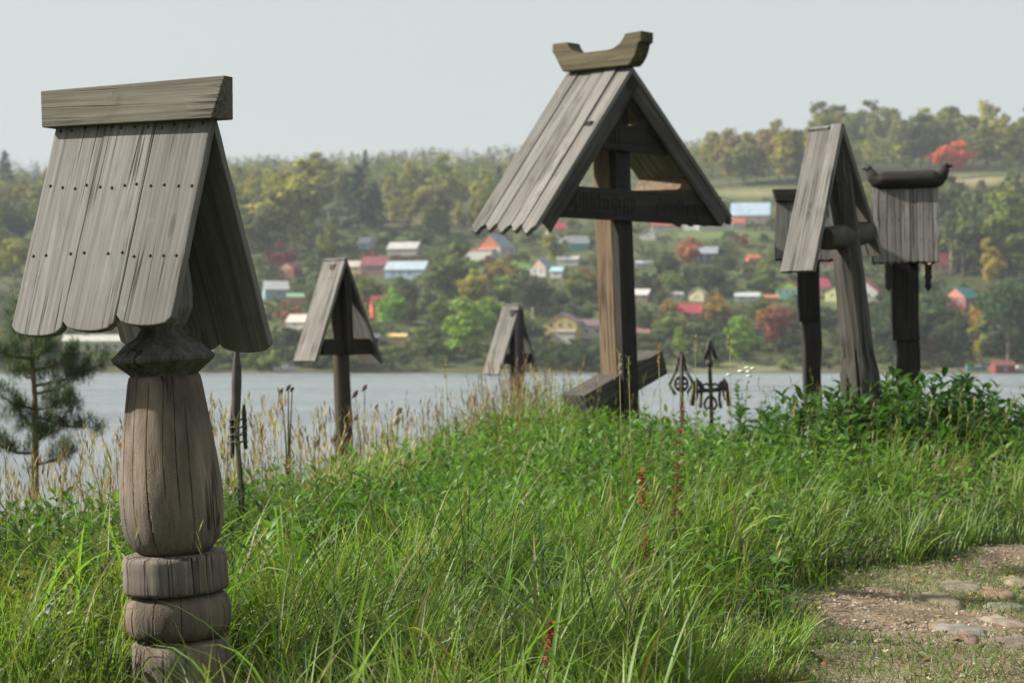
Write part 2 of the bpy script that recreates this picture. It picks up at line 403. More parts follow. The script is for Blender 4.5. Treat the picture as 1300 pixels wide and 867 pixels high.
ground = link('ground', mesh_np('ground', np.stack([GX, GY, GZ], -1).reshape(-1, 3), Q, mg, gc.reshape(-1, 3), True)); tag(ground, kind='structure')

# lake
mw_, nt = new_mat('lake_water'); p = principled(nt, 0.42, 0.5); p.inputs['Base Color'].default_value = (0.17, 0.195, 0.21, 1)
geo = N(nt, 'ShaderNodeNewGeometry'); mp = N(nt, 'ShaderNodeMapping'); mp.inputs['Scale'].default_value = (0.5, 1.0, 1); L_(nt, geo.outputs['Position'], mp.inputs[0])
wv = N(nt, 'ShaderNodeTexNoise'); wv.inputs['Scale'].default_value = 0.35; wv.inputs['Detail'].default_value = 6; L_(nt, mp.outputs[0], wv.inputs['Vector'])
wv2 = N(nt, 'ShaderNodeTexNoise'); wv2.inputs['Scale'].default_value = 0.02; wv2.inputs['Detail'].default_value = 3; L_(nt, geo.outputs['Position'], wv2.inputs['Vector'])
b = N(nt, 'ShaderNodeBump'); b.inputs['Distance'].default_value = 2.2; L_(nt, wv.outputs['Fac'], b.inputs['Height'])
L_(nt, math_(nt, 'ADD', 0.5, math_(nt, 'MULTIPLY', wv2.outputs['Fac'], 0.6)), b.inputs['Strength']); L_(nt, b.outputs[0], p.inputs['Normal'])
wr_ = N(nt, 'ShaderNodeMapping'); wr_.inputs['Scale'].default_value = (0.006, 0.03, 1); L_(nt, geo.outputs['Position'], wr_.inputs[0])
wn_ = N(nt, 'ShaderNodeTexNoise'); wn_.inputs['Scale'].default_value = 1.0; wn_.inputs['Detail'].default_value = 4; L_(nt, wr_.outputs[0], wn_.inputs['Vector'])
rw = ramp(nt, [(0.38, 0.22), (0.62, 0.5)]); L_(nt, wn_.outputs['Fac'], rw.inputs[0]); L_(nt, rw.outputs[0], p.inputs['Roughness'])
lake = MB().add([(-1450, 55, 0), (1450, 55, 0), (1450, 520, 0), (-1450, 520, 0)], [(0, 1, 2, 3)]).build('lake_water', mw_); tag(lake, kind='structure')

# ---------------------------------------------------------------- path
PATH = [(0.8, 1.0), (0.84, 4.0), (0.9, 5.4), (0.95, 6.1), (1.1, 6.8), (1.5, 7.3), (2.05, 7.75), (2.7, 8.1), (3.6, 8.4), (5.5, 8.8), (7, 9.0), (7, 5.0), (4.5, 1.0)]
def in_path(x, y):
    x = np.asarray(x, float) + 0.22 * (vnoise(x, y, 0.35, 11) - 0.5); y = np.asarray(y, float) + 0.3 * (vnoise(x, y, 0.4, 12) - 0.5)
    r = np.zeros(x.shape, bool); n = len(PATH)
    for i in range(n):
        (x0, y0), (x1, y1) = PATH[i], PATH[(i + 1) % n]
        c = ((y0 > y) != (y1 > y)) & (x < (x1 - x0) * (y - y0) / (y1 - y0 + 1e-12) + x0); r ^= c
    return r
px_, py_ = np.meshgrid(np.arange(0.7, 7.0, 0.07), np.arange(1.0, 9.0, 0.07))
pin = in_path(px_, py_); pz_ = near_z(px_, py_)
# the sheet lies a little above the coarser ground mesh
gi = np.interp(py_, ys, np.arange(ny)), np.interp(px_, xs, np.arange(nx))
i0 = np.floor(gi[0]).astype(int); j0 = np.floor(gi[1]).astype(int); fy = gi[0] - i0; fx = gi[1] - j0
pz_ = (GZ[i0, j0] * (1 - fx) + GZ[i0, j0 + 1] * fx) * (1 - fy) + (GZ[i0 + 1, j0] * (1 - fx) + GZ[i0 + 1, j0 + 1] * fx) * fy + 0.006 + 0.012 * vnoise(px_, py_, 0.11, 13)
ii = np.arange(px_.size).reshape(px_.shape)
Qp = np.stack([ii[:-1, :-1], ii[:-1, 1:], ii[1:, 1:], ii[1:, :-1]], -1); ok = pin[:-1, :-1] & pin[1:, 1:] & pin[:-1, 1:] & pin[1:, :-1]
mpth, nt = new_mat('trodden_path'); p = principled(nt, 0.95, 0.15); geo = N(nt, 'ShaderNodeNewGeometry')
n_ = N(nt, 'ShaderNodeTexNoise'); n_.inputs['Scale'].default_value = 3.2; n_.inputs['Detail'].default_value = 6; L_(nt, geo.outputs['Position'], n_.inputs['Vector'])
n3 = N(nt, 'ShaderNodeTexNoise'); n3.inputs['Scale'].default_value = 55; n3.inputs['Detail'].default_value = 4; L_(nt, geo.outputs['Position'], n3.inputs['Vector'])
r1 = ramp(nt, [(0.35, (0.12, 0.092, 0.062)), (0.5, (0.19, 0.148, 0.10)), (0.65, (0.26, 0.205, 0.14))]); L_(nt, n_.outputs['Fac'], r1.inputs[0])
r2 = ramp(nt, [(0.35, 0.48), (0.65, 1.12)]); L_(nt, n3.outputs['Fac'], r2.inputs[0])
L_(nt, mixc(nt, 1.0, r1.outputs[0], r2.outputs[0], 'MULTIPLY'), p.inputs['Base Color'])
b = N(nt, 'ShaderNodeBump'); b.inputs['Distance'].default_value = 0.02; b.inputs['Strength'].default_value = 0.8; L_(nt, n3.outputs['Fac'], b.inputs['Height']); L_(nt, b.outputs[0], p.inputs['Normal'])
path = link('path', mesh_np('path', np.stack([px_, py_, pz_], -1), Qp[ok], mpth, None, True)); tag(path, kind='structure')
# ---------------------------------------------------------------- wooden grave markers
def marker_root(name, bpx, bpy_, d, yaw, lean_x=0.0, lean_y=0.0, label=None, group=None, cat='grave marker', sink=0.0):
    p = P(bpx, bpy_, d)
    o = empty(name, (0, 0, 0), label=label, cat=cat, group=group)
    o.location = p; o.rotation_euler = (0, 0, -R(yaw))
    LEAN[o.name] = Matrix.Rotation(R(yaw), 4, 'Z') @ Matrix.Rotation(R(lean_x), 4, 'Y') @ Matrix.Rotation(R(lean_y), 4, 'X') @ Matrix.Rotation(-R(yaw), 4, 'Z')
    return o, p
LEAN = {}
def roof_frame(root, A, tilt):
    """local frame at the near end of the ridge: x along the ridge, z up"""
    inv = (Matrix.Translation(root.location) @ root.rotation_euler.to_matrix().to_4x4()).inverted()
    return Matrix.Translation(inv @ (EYE + Vector(A))) @ Matrix.Rotation(-math.atan(tilt), 4, 'Y')

def board_outline(w, Ln, end, rnd, jit=0.0012):
    pts = []
    n = max(4, int(Ln / 0.07))
    h = w / 2
    if end == 'scallop':
        k = 10
        bot = [(-h + w * i / k, -0.25 * w * (1 - (2 * i / k - 1) ** 2) ** 0.5 * 0.55) for i in range(k + 1)]
    elif end == 'point':
        bot = [(-h, 0.0), (-h * 0.55, -0.02), (-h * 0.1, -0.055), (h * 0.35, -0.06), (h * 0.6, -0.01), (h, 0.012)]
    elif end == 'wave':
        k = 5
        bot = [(-h + w * i / k, -0.012 * math.sin(math.pi * i / k)) for i in range(k + 1)]
    else:
        k = 4
        bot = [(-h + w * i / k, rnd.uniform(-1, 1) * 0.002) for i in range(k + 1)]
    pts += bot
    for i in range(1, n): pts.append((h + rnd.uniform(-jit, jit), Ln * i / n))
    pts += [(h, Ln), (-h, Ln)]
    for i in range(n - 1, 0, -1): pts.append((-h + rnd.uniform(-jit, jit), Ln * i / n))
    return pts

def roof_slope(root, side, apex, foot, x0, x1, widths, t, end, mat, nails=(), gap=0.003, seed=1, name='roof_board', bevel=0.003, ragged=0.0, thick_var=0.0, pre=None, ends=None):
    """boards running down one slope; apex/foot = (y, z) of the outer surface; widths = relative"""
    rnd = random.Random(seed)
    A = Vector((0, apex[0], apex[1])); Fo = Vector((0, foot[0], foot[1]))
    u = (A - Fo); Ln = u.length; u.normalize()
    X = Vector((1, 0, 0)); Y = u.cross(X)
    tot = sum(widths); x = x0
    for k, wv in enumerate(widths):
        w = (x1 - x0) * wv / tot
        M = Matrix((( X.x, Y.x, u.x, x + w / 2), (X.y, Y.y, u.y, foot[0]), (X.z, Y.z, u.z, foot[1]), (0, 0, 0, 1)))
        M = M @ Matrix.Translation((0, side * rnd.uniform(0, 0.004), 0)) @ Matrix.Rotation(R(rnd.uniform(-1, 1)), 4, 'Z') @ Matrix.Rotation(R(rnd.uniform(-.35, .35)), 4, 'X')
        if pre is not None: M = pre @ M
        mb = MB()
        r_ = rnd.uniform(-1, 1) * ragged + (ends[k] if ends else 0)
        ol = [(a, b_ + (r_ if b_ <= 0.02 else 0)) for a, b_ in board_outline(w - gap, Ln, end, rnd)]
        tv = rnd.uniform(0, thick_var)
        y0, y1 = ((-tv, t - 0.001) if side < 0 else (-t + 0.001, tv))
        mb.prism(ol, y0, y1)
        ys_ = (y0 - 0.0005) if side < 0 else (y1 + 0.0005)
        me_ = mb.mesh(name, [mat, NAIL], bevel)
        if nails:
            nm = MB()
            for (f, xsn) in nails:
                for xn in xsn:
                    if rnd.random() < 0.06: continue
                    cx = xn * w / 2 + rnd.uniform(-.004, .004); cz = Ln * f + rnd.uniform(-.006, .006)
                    s = -1 if side < 0 else 1
                    rr = 0.0048 * (1 if w > 0.1 else 0.9)
                    prof = [(rr, 0), (rr * 0.9, 0.002), (rr * 0.4, 0.0032)]
                    nm.lathe(prof, 8, 1, Matrix.Translation((cx, ys_, cz)) @ Matrix.Rotation(R(90) * (1 if s < 0 else -1), 4, 'X'))
            nme = nm.mesh('nails', [mat, NAIL]); bmj = bmesh.new(); bmj.from_mesh(me_); bmj.from_mesh(nme); bmj.to_mesh(me_); bmj.free(); bpy.data.meshes.remove(nme)
        o = link(name, me_, root, M)
        x += w
    return M, Ln

def lathe_part(name, prof, mat, root, n=28, M=None, bevel=0.0, wob=None, sm=True, phase=0.0):
    return MB().lathe(prof, n, 0, None, sm, phase, wob).build(name, mat, root, M, bevel)

# ---- the near turned marker
fm, fp = marker_root('roofed_grave_post', 232, 856, 5.0, 28, -3.3, 0, 'tall turned wooden grave post with a three board scalloped roof, nearest of all', 'roofed wooden grave markers')
S5 = 1 / 433.4
FL = LEAN[fm.name]
FR = roof_frame(fm, (-0.848, 4.872, 0.571), -0.018)
roof_slope(fm, -1, (-0.008, 0.0), (-0.183, -0.597), -0.585, 0.0, (1.02, 1.0, 1.05), 0.026, 'scallop', W_GREY,
           nails=((0.325, (-.75, -.25, .25, .72)), (0.66, (-.7, -.2, .3, .78)), (0.95, (-.75, -.3, .2, .7))), seed=3, bevel=0.004, pre=FR, ends=(-0.018, 0.0, 0.022))
roof_slope(fm, 1, (0.008, 0.0), (0.305, -0.655), -0.585, -0.004, (1.0, 1.05, 1.0), 0.026, 'scallop', W_GREY, seed=5, bevel=0.004, pre=FR)
MB().prism([(-0.155, -0.52), (0.25, -0.56), (0.0, -0.045)], -0.535, -0.515, 0, Matrix.Rotation(R(90), 4, 'Z') @ Matrix.Scale(-1, 4, (0, 1, 0))).build('gable_sun_blocker', W_LOG, fm, FR, 0.002)  # added board closing the far gable, keeps sun off the roof's inside
LR0, LR1, bot, top = -0.63, 0.055, -0.015, 0.103
ridge_v = [(LR0 + 0.02, -0.046, bot), (LR1 - 0.03, -0.046, bot), (LR1 - 0.012, 0.032, bot), (LR0 + 0.02, 0.032, bot),
           (LR0, -0.030, top - 0.006), (LR1, -0.024, top + 0.002), (LR1, 0.014, top + 0.002), (LR0, 0.014, top - 0.006)]
Rl = Matrix.Rotation(R(90), 4, 'Y')
ro = MB().add(ridge_v, [(0, 3, 2, 1), (4, 5, 6, 7), (0, 1, 5, 4), (1, 2, 6, 5), (2, 3, 7, 6), (3, 0, 4, 7)]).mesh('ridge_cap', W_RIDGE, 0.004)
# grain of the cap runs along the ridge: build it standing and lay it down
ro.transform(Rl.inverted())
link('ridge_cap', ro, fm, FR @ Matrix.Rotation(R(-0.6), 4, 'Y') @ Rl)
# octagonal head under the roof, carved from the same trunk
lathe_part('post_head', [(0.05, 1.0), (0.075, 1.03), (0.098, 1.075), (0.100, 1.12), (0.085, 1.3), (0.06, 1.48), (0.03, 1.58)], W_GREY, fm, 8, FL, 0.004, None, False, R(22))
lathe_part('collar', [(0.094, 0.872), (0.101, 0.886), (0.147, 0.924), (0.150, 0.934), (0.112, 0.972), (0.075, 0.995), (0.06, 1.02)], W_LOG, fm, 10, FL, 0.0015, None, False, R(8))
def bw(a, z): return 0.012 * math.sin(5 * a + 1.0) + 0.008 * math.sin(11 * a + 9 * z) + 0.006 * math.sin(3 * a - 14 * z)
prof = [(0.098, 0.36), (0.121, 0.382), (0.136, 0.405), (0.146, 0.44), (0.150, 0.48), (0.150, 0.53), (0.146, 0.58), (0.139, 0.64), (0.131, 0.70), (0.122, 0.76), (0.113, 0.82), (0.107, 0.86), (0.102, 0.88)]
# long drying checks cut into the turned body
def body(prof, n, wobf, cracks):
    mb = MB(); V = []; Fc = []
    for r, z in prof:
        for i in range(n):
            a = 2 * math.pi * i / n
            rr = r * (1 + wobf(a, z))
            for (ca, wd, dep, z0, z1) in cracks:
                da = abs((a - ca - 0.05 * math.sin(9 * z + ca) + math.pi) % (2 * math.pi) - math.pi)
                if da < wd and z0 < z < z1: rr -= dep
            V.append((rr * math.cos(a), rr * math.sin(a), z))
    m = len(prof)
    for k in range(m - 1):
        for i in range(n):
            j = (i + 1) % n; Fc.append((k*n+i, k*n+j, (k+1)*n+j, (k+1)*n+i))
    Fc.append(tuple(range(n - 1, -1, -1))); Fc.append(tuple((m-1)*n + i for i in range(n)))
    return mb.add(V, Fc, 0, True)
def dense(prof, st):
    out = []
    for (r0, z0), (r1, z1) in zip(prof[:-1], prof[1:]):
        n = max(1, int((z1 - z0) / st))
        for i in range(n): out.append((r0 + (r1 - r0) * i / n, z0 + (z1 - z0) * i / n))
    return out + [prof[-1]]
# angles: camera looks along +Y; local frame is turned by -28 deg
def ca(deg): return R(deg)
crk = [(ca(-118), 0.0092, 0.016, 0.38, 0.90), (ca(-98), 0.0063, 0.010, 0.36, 0.90), (ca(-76), 0.0076, 0.012, 0.37, 0.86), (ca(-55), 0.0055, 0.008, 0.55, 0.90), (ca(-40), 0.0055, 0.008, 0.50, 0.90), (ca(-25), 0.0063, 0.008, 0.4, 0.8), (ca(-132), 0.0050, 0.006, 0.6, 0.9), (ca(30), 0.0084, 0.012, 0.37, 0.9), (ca(120), 0.0084, 0.012, 0.37, 0.9)]
body(dense(prof, 0.02), 720, bw, crk).build('turned_body', W_BODY, fm, FL)
body(dense([(0.118, 0.246), (0.147, 0.25), (0.152, 0.262), (0.150, 0.30), (0.151, 0.345), (0.146, 0.358), (0.115, 0.362)], 0.02), 720, bw,
     [(ca(-120), 0.0084, 0.010, 0.2, 0.4), (ca(-90), 0.0063, 0.008, 0.2, 0.4), (ca(-62), 0.0050, 0.006, 0.2, 0.4), (ca(-35), 0.0063, 0.008, 0.2, 0.4), (ca(-15), 0.0050, 0.006, 0.2, 0.4)]).build('ring_block', W_BODY, fm, FL)
body(dense([(0.118, 0.115), (0.140, 0.122), (0.152, 0.15), (0.155, 0.19), (0.146, 0.228), (0.120, 0.247)], 0.02), 720, bw,
     [(ca(-112), 0.0084, 0.010, 0.1, 0.3), (ca(-80), 0.0063, 0.008, 0.1, 0.3), (ca(-50), 0.0059, 0.008, 0.1, 0.3)]).build('ring_block', W_BODY, fm, FL)
body(dense([(0.14, -0.25), (0.143, 0.05), (0.140, 0.10), (0.115, 0.114)], 0.03), 720, bw, [(ca(-105), 0.0084, 0.010, -.2, 0.3), (ca(-70), 0.0063, 0.008, -.2, 0.3), (ca(-45), 0.0059, 0.008, -.2, 0.3)]).build('post_foot', W_BODY, fm, FL)

def sq_post(name, w, dpt, z0, z1, mat, root, M=None, bevel=0.008, jit=0.004, seed=1):
    rnd = random.Random(seed); mb = MB(); V = []; n = max(4, int((z1 - z0) / 0.2)); Fc = []
    for i in range(n + 1):
        z = z0 + (z1 - z0) * i / n
        for sx, sy in ((-1, -1), (1, -1), (1, 1), (-1, 1)):
            V.append((sx * w / 2 + rnd.uniform(-jit, jit), sy * dpt / 2 + rnd.uniform(-jit, jit), z))
    for i in range(n):
        for k in range(4):
            j = (k + 1) % 4; Fc.append((i*4+k, i*4+j, i*4+4+j, i*4+4+k))
    Fc.append((3, 2, 1, 0)); Fc.append(tuple(n*4 + k for k in range(4)))
    return mb.add(V, Fc).build(name, mat, root, M, bevel)
def lay_beam(name, mat, root, lo, hi, bevel=0.006, along='y', extra=None):
    """a beam whose grain runs along x or y: built upright about its centre, laid down by its matrix"""
    c = [(a + b) / 2 for a, b in zip(lo, hi)]; s = [(b - a) / 2 for a, b in zip(lo, hi)]
    if along == 'y': Rm = Matrix.Rotation(R(-90), 4, 'X')     # local z -> +y, local y -> -z
    else: Rm = Matrix.Rotation(R(90), 4, 'Y')
    if along == 'y': ext = (s[0], s[2], s[1])
    else: ext = (s[2], s[1], s[0])
    mb = MB().box((-ext[0], -ext[1], -ext[2]), (ext[0], ext[1], ext[2]))
    if extra: extra(mb, ext)
    return mb.build(name, mat, root, Matrix.Translation(c) @ Rm, bevel)

# ---- the large roofed cross
dm, dp = marker_root('roofed_cross', 786, 560, 13.5, 45.7, -2.2, 0, 'large roofed wooden cross with horned ridge piece and square brown post', 'roofed wooden grave markers')
Pd = 0.17
DL = LEAN[dm.name]; DR = roof_frame(dm, (0.935, 13.285, 1.925), -0.03)
sq_post('post', Pd, 0.18, -0.6, 2.62, W_POST, dm, DL, 0.006, 0.003, 4)
def carving(mb, ext):
    rnd = random.Random(8)
    # cut letters: rows of narrow raised strokes on the front (+x) face
    z = -ext[2] + 0.06
    while z < ext[2] - 0.06:
        if abs(z) > 0.13:
            h = rnd.choice((0.13, 0.13, 0.08)); a = rnd.uniform(-0.02, 0.02)
            mb.box((ext[0], -h / 2 + a, z), (ext[0] + 0.007, h / 2 + a, z + rnd.uniform(0.012, 0.02)))
            if rnd.random() < 0.6:
                yy = rnd.uniform(-0.06, 0.05); mb.box((ext[0], yy, z), (ext[0] + 0.0075, yy + 0.014, z + 0.05))
        z += rnd.uniform(0.035, 0.055)
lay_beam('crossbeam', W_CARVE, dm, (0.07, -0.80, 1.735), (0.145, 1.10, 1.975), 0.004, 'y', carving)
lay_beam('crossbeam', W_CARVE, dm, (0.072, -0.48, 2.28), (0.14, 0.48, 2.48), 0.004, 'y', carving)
# face board of the post in front of the beams, carved all along
def carve_face(mb):
    rnd = random.Random(12); z = 0.1
    while z < 2.5:
        y = rnd.uniform(-0.06, 0.02); mb.box((0.150, y, z), (0.156, y + rnd.uniform(0.03, 0.08), z + 0.012)); z += rnd.uniform(0.03, 0.06)
fb = MB().box((0.088, -0.086, -0.5), (0.150, 0.086, 2.75)); carve_face(fb); fb.build('carved_face_board', W_CARVE, dm, DL, 0.003)
# slanted foot bar
fbm = Matrix.Translation((0.0, 0.0, 0.46)) @ Matrix.Rotation(R(20), 4, 'X') @ Matrix.Rotation(R(-90), 4, 'X')
MB().box((-0.145, -0.10, -0.50), (0.10, 0.10, 0.47)).build('foot_bar', W_LOG, dm, fbm, 0.01)
DFEET = ((-1, (-1.02, -1.265)), (1, (1.305, -1.12)))
for sgn, f in DFEET:
    roof_slope(dm, sgn, (sgn * 0.005, 0), f, -0.70, 0.0, (1, 1, 1.05, 0.95, 1), 0.035, 'point', W_GREY, seed=22 + sgn, gap=0.012, bevel=0.004, ragged=0.02, thick_var=0.008, pre=DR)
    A = Vector((0, sgn * 0.005, 0)); Fo = Vector((0, f[0], f[1])); u = A - Fo; Ln = u.length; u.normalize(); X = Vector((1, 0, 0)); Y = u.cross(X)
    M = DR @ Matrix(((X.x, Y.x, u.x, 0.0), (X.y, Y.y, u.y, f[0]), (X.z, Y.z, u.z, f[1]), (0, 0, 0, 1)))
    ya, yb = (0.037, 0.16) if sgn < 0 else (-0.16, -0.037)
    MB().prism([(-0.05, 0.10), (-0.01, 0.06), (-0.01, Ln - 0.03), (-0.05, Ln - 0.03)], ya, yb).build('barge_board', W_LOG, dm, M, 0.004)
    MB().box((-0.68, ya, 0.42), (-0.055, ya + 0.07 if sgn < 0 else yb, 0.52)).build('purlin', W_POST, dm, M, 0.006)
    MB().box((-0.68, ya, 1.12), (-0.055, ya + 0.07 if sgn < 0 else yb, 1.20)).build('purlin', W_POST, dm, M, 0.006)
# horned ridge piece
out = [(-0.40, 0.0), (0.42, 0.0)] + [(0.42 + 0.11 * t + 0.02 * math.sin(t * 3.1), 0.22 * t ** 1.2) for t in (0.25, 0.5, 0.75, 1.0)] + \
      [(0.565, 0.235), (0.565, 0.345), (0.37, 0.335), (0.345, 0.285), (0.30, 0.235), (0.24, 0.20), (0.17, 0.185), (-0.17, 0.18), (-0.24, 0.195), (-0.29, 0.225), (-0.325, 0.265), (-0.345, 0.315), (-0.54, 0.315), (-0.545, 0.215), (-0.52, 0.20), (-0.485, 0.14), (-0.44, 0.06)]
me = MB().prism(out, -0.085, 0.085).mesh('ridge_piece', W_OLIVE, 0.012)
me.transform(Rl.inverted()); me.transform(Rl.inverted() @ Matrix.Diagonal((0.86, 0.86, 0.74, 1)) @ Rl); link('ridge_piece', me, dm, DR @ Matrix.Translation((-0.34, 0, 0.005)) @ Rl)

# ---- the small roofed cross to the left
bm_, bp = marker_root('roofed_cross', 438, 580, 14.0, 45, -2.2, 0, 'small plank roofed wooden cross standing alone in front of the lake', 'roofed wooden grave markers')
lathe_part('post', [(0.08, -2.2), (0.072, 0.3), (0.068, 0.8), (0.066, 1.58)], W_BROWN, bm_, 12, LEAN[bm_.name], 0, bw)
BR = roof_frame(bm_, (-1.349, 13.891, 0.465), 0.005)
roof_slope(bm_, -1, (-0.005, 0), (-0.326, -0.833), -0.286, 0, (1.0,), 0.03, 'flat', W_GREY, seed=31, pre=BR, nails=((0.8, (-.4, 0, .3)), (0.3, (-.3, .3))))
roof_slope(bm_, 1, (0.005, 0), (0.399, -0.858), -0.286, 0, (1.0,), 0.03, 'flat', W_GREY, seed=32, pre=BR)
lay_beam('crossbeam', W_DARK, bm_, (0.0, -0.27, 0.84), (0.06, 0.30, 0.97), 0.006, 'y')
MB().box((0.055, -0.035, 0.86), (0.13, 0.035, 1.5)).build('face_board', W_DARK, bm_, LEAN[bm_.name], 0.004)

# ---- the half hidden one beyond the crest
cp = P(655, 400, 18.5); cz = gz(cp.x, 18.5)
cm, cpt = marker_root('roofed_cross', 656, 433.5, 18.35, 43.4, -1.0, 0, 'small grey plank roof of a marker half hidden behind dry grass', 'roofed wooden grave markers')
cm.location.z = cz; Hc = P(650, 384, 18.5).z - cz
lathe_part('post', [(0.09, -1.0), (0.08, Hc - 0.08)], W_DARK, cm, 12, None, 0, bw)
CR = roof_frame(cm, (0.083, 18.299, 0.117), -0.015)
roof_slope(cm, -1, (-0.005, 0), (-0.315, -0.75), -0.244, 0, (1.0,), 0.03, 'flat', W_GREY, seed=41, pre=CR)
roof_slope(cm, 1, (0.005, 0), (0.305, -0.73), -0.244, 0, (1.0,), 0.03, 'flat', W_GREY, seed=42, pre=CR)
lay_beam('crossbeam', W_DARK, cm, (-0.02, -0.2, Hc - 0.66), (0.04, 0.2, Hc - 0.55), 0.006, 'y')

# ---- the leaning log cross
em, ep = marker_root('roofed_log_cross', 1097, 535, 10.8, 48.1, -5.9, 0, 'leaning grey log cross under two steep wide planks', 'roofed wooden grave markers')
EL = LEAN[em.name]; ER = roof_frame(em, (2.068, 10.677, 1.195), 0.011)
def logw(a, z): return 0.05 * math.sin(2 * a + 2 * z) + 0.03 * math.sin(5 * a - 3 * z) + 0.015 * math.sin(13 * a + 7 * z)
lp = [(0.125, -0.4), (0.12, 0.0), (0.122, 0.16), (0.115, 0.30), (0.098, 0.42), (0.094, 0.7), (0.09, 1.1), (0.085, 1.5), (0.075, 1.78)]
body(dense(lp, 0.04), 120, logw, [(ca(-60), 0.0600, 0.03, -.4, 0.45), (ca(-95), 0.0500, 0.02, -.4, 0.3), (ca(-20), 0.0400, 0.014, 0.3, 1.7), (ca(-120), 0.0400, 0.012, 0.2, 1.2)]).build('log_post', W_LOG, em, EL)
MB().tube([(0.02, -0.24, 1.17), (0.02, -0.08, 1.175), (0.02, 0.1, 1.18), (0.02, 0.22, 1.2)], [0.072, 0.078, 0.076, 0.07], 14).build('log_arm', W_LOG, em, EL, 0.004)
roof_slope(em, -1, (-0.005, 0), (-0.307, -0.925), -0.262, 0, (1.3, 0.6), 0.034, 'flat', W_GREY, seed=51, bevel=0.004, ragged=0.004, pre=ER)
roof_slope(em, 1, (0.005, 0), (0.421, -0.805), -0.262, 0, (1.2, 0.7), 0.034, 'flat', W_GREY, seed=52, bevel=0.004, ragged=0.004, pre=ER)

# ---- the two broadside markers on the right
def broad_marker(bx, by, d, yaw, lean, zr, H, xl, xr, b_, nb, end, postw, label, seed, post_low, nails, bird=True, hang=True):
    o, p = marker_root('roofed_grave_post', bx, by, d, yaw, lean, 0, label, 'roofed wooden grave markers')
    sq_post('post', postw, postw, post_low[1], zr - 0.60 * H, W_DARK, o, LEAN[o.name], 0.012, 0.006, seed)
    sq_post('post_foot', postw * 0.84, postw * 0.84, -0.5, post_low[1] + 0.004, W_DARK, o, LEAN[o.name] @ Matrix.Translation((postw * 0.07, 0, 0)), 0.02, 0.012, seed + 1)
    wd = [1 + 0.25 * math.sin(k * 2.3 + seed) for k in range(nb)]
    roof_slope(o, -1, (-0.01, zr), (-b_, zr - H), xl, xr, wd, 0.022, end, W_GREY, nails=nails, seed=seed, gap=0.005, ragged=0.006, thick_var=0.006, bevel=0.002)
    roof_slope(o, 1, (0.01, zr), (b_, zr - H), xl, xr, wd, 0.022, end, W_GREY, seed=seed + 9, gap=0.005, ragged=0.006, thick_var=0.006, bevel=0.002)
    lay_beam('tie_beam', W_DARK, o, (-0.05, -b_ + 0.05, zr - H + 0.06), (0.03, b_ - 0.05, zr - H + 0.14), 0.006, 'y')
    return o
sg = 13.5 / F
gm = broad_marker(1151, 545, 13.5, 9, -1.0, (545 - 236) * sg, 0.60, -0.27, 0.235, 0.20, 9, 'wave', 0.205,
                  'grave post with board roof and dark bird headed ridge log', 61, (0, (545 - 432) * sg), ((0.78, (0.0,)), (0.55, (0.1,)), (0.27, (0.05,))))
# bird-headed ridge log: round log whose ends curl up into two heads
pts = []
for t in np.linspace(-1, 1, 25):
    x = 0.285 * t; e = max(0, abs(t) - 0.80) / 0.20
    pts.append((x + (0.012 * e if t > 0 else -0.012 * e), 0, (545 - 229) * sg + 0.085 * e ** 1.7))
rad = [0.074 * (1 - 0.56 * max(0, (abs(t) - 0.72) / 0.28) ** 1.3) for t in np.linspace(-1, 1, 25)]
mb = MB().tube(pts, rad, 16)
for sx in (-1, 1):
    hx = sx * 0.297; hz = pts[-1][2] + 0.012
    mb.lathe([(0.004, -0.03), (0.024, -0.016), (0.03, 0.0), (0.024, 0.016), (0.004, 0.03)], 12, 0, Matrix.Translation((hx, 0, hz)))
    mb.tube([(hx, 0, hz), (hx + sx * 0.035, 0, hz + 0.004), (hx + sx * 0.055, 0, hz - 0.002)], [0.022, 0.012, 0.004], 10)
me = mb.mesh('ridge_log', W_DARK); c0 = Vector((0, 0, (545 - 229) * sg))
me.transform(Rl.inverted() @ Matrix.Translation(-c0)); link('ridge_log', me, gm, Matrix.Translation(c0) @ Matrix.Rotation(R(-1.2), 4, 'Y') @ Rl)
for sx, xx in ((-1, -0.155), (1, 0.148)):
    mb = MB(); z0 = (545 - 338) * sg
    mb.prism([(-0.028, 0), (-0.024, -0.07), (-0.03, -0.10), (-0.02, -0.13), (-0.026, -0.18), (0.0, -0.215), (0.026, -0.18), (0.02, -0.13), (0.03, -0.10), (0.024, -0.07), (0.028, 0)], -0.012, 0.012)
    mb.build('hanging_carving', [W_DARK, W_RIDGE], gm, Matrix.Translation((xx, -0.17, z0 + 0.01)), 0.002)
fmk = broad_marker(1031, 545, 14.3, 6, -1.6, (545 - 252) * sg * 1.06, 0.52, -0.31, 0.23, 0.18, 6, 'flat', 0.185,
                   'dark grave post almost hidden behind the leaning log cross', 71, (0, (545 - 400) * sg), ())
me = MB().prism([(-0.31, -0.03), (0.24, -0.03), (0.27, 0.075), (-0.34, 0.075)], -0.07, 0.07).mesh('ridge_cap', W_LOG, 0.012)
me.transform(Rl.inverted()); link('ridge_cap', me, fmk, Matrix.Translation((0, 0, (545 - 252) * sg * 1.06)) @ Rl)

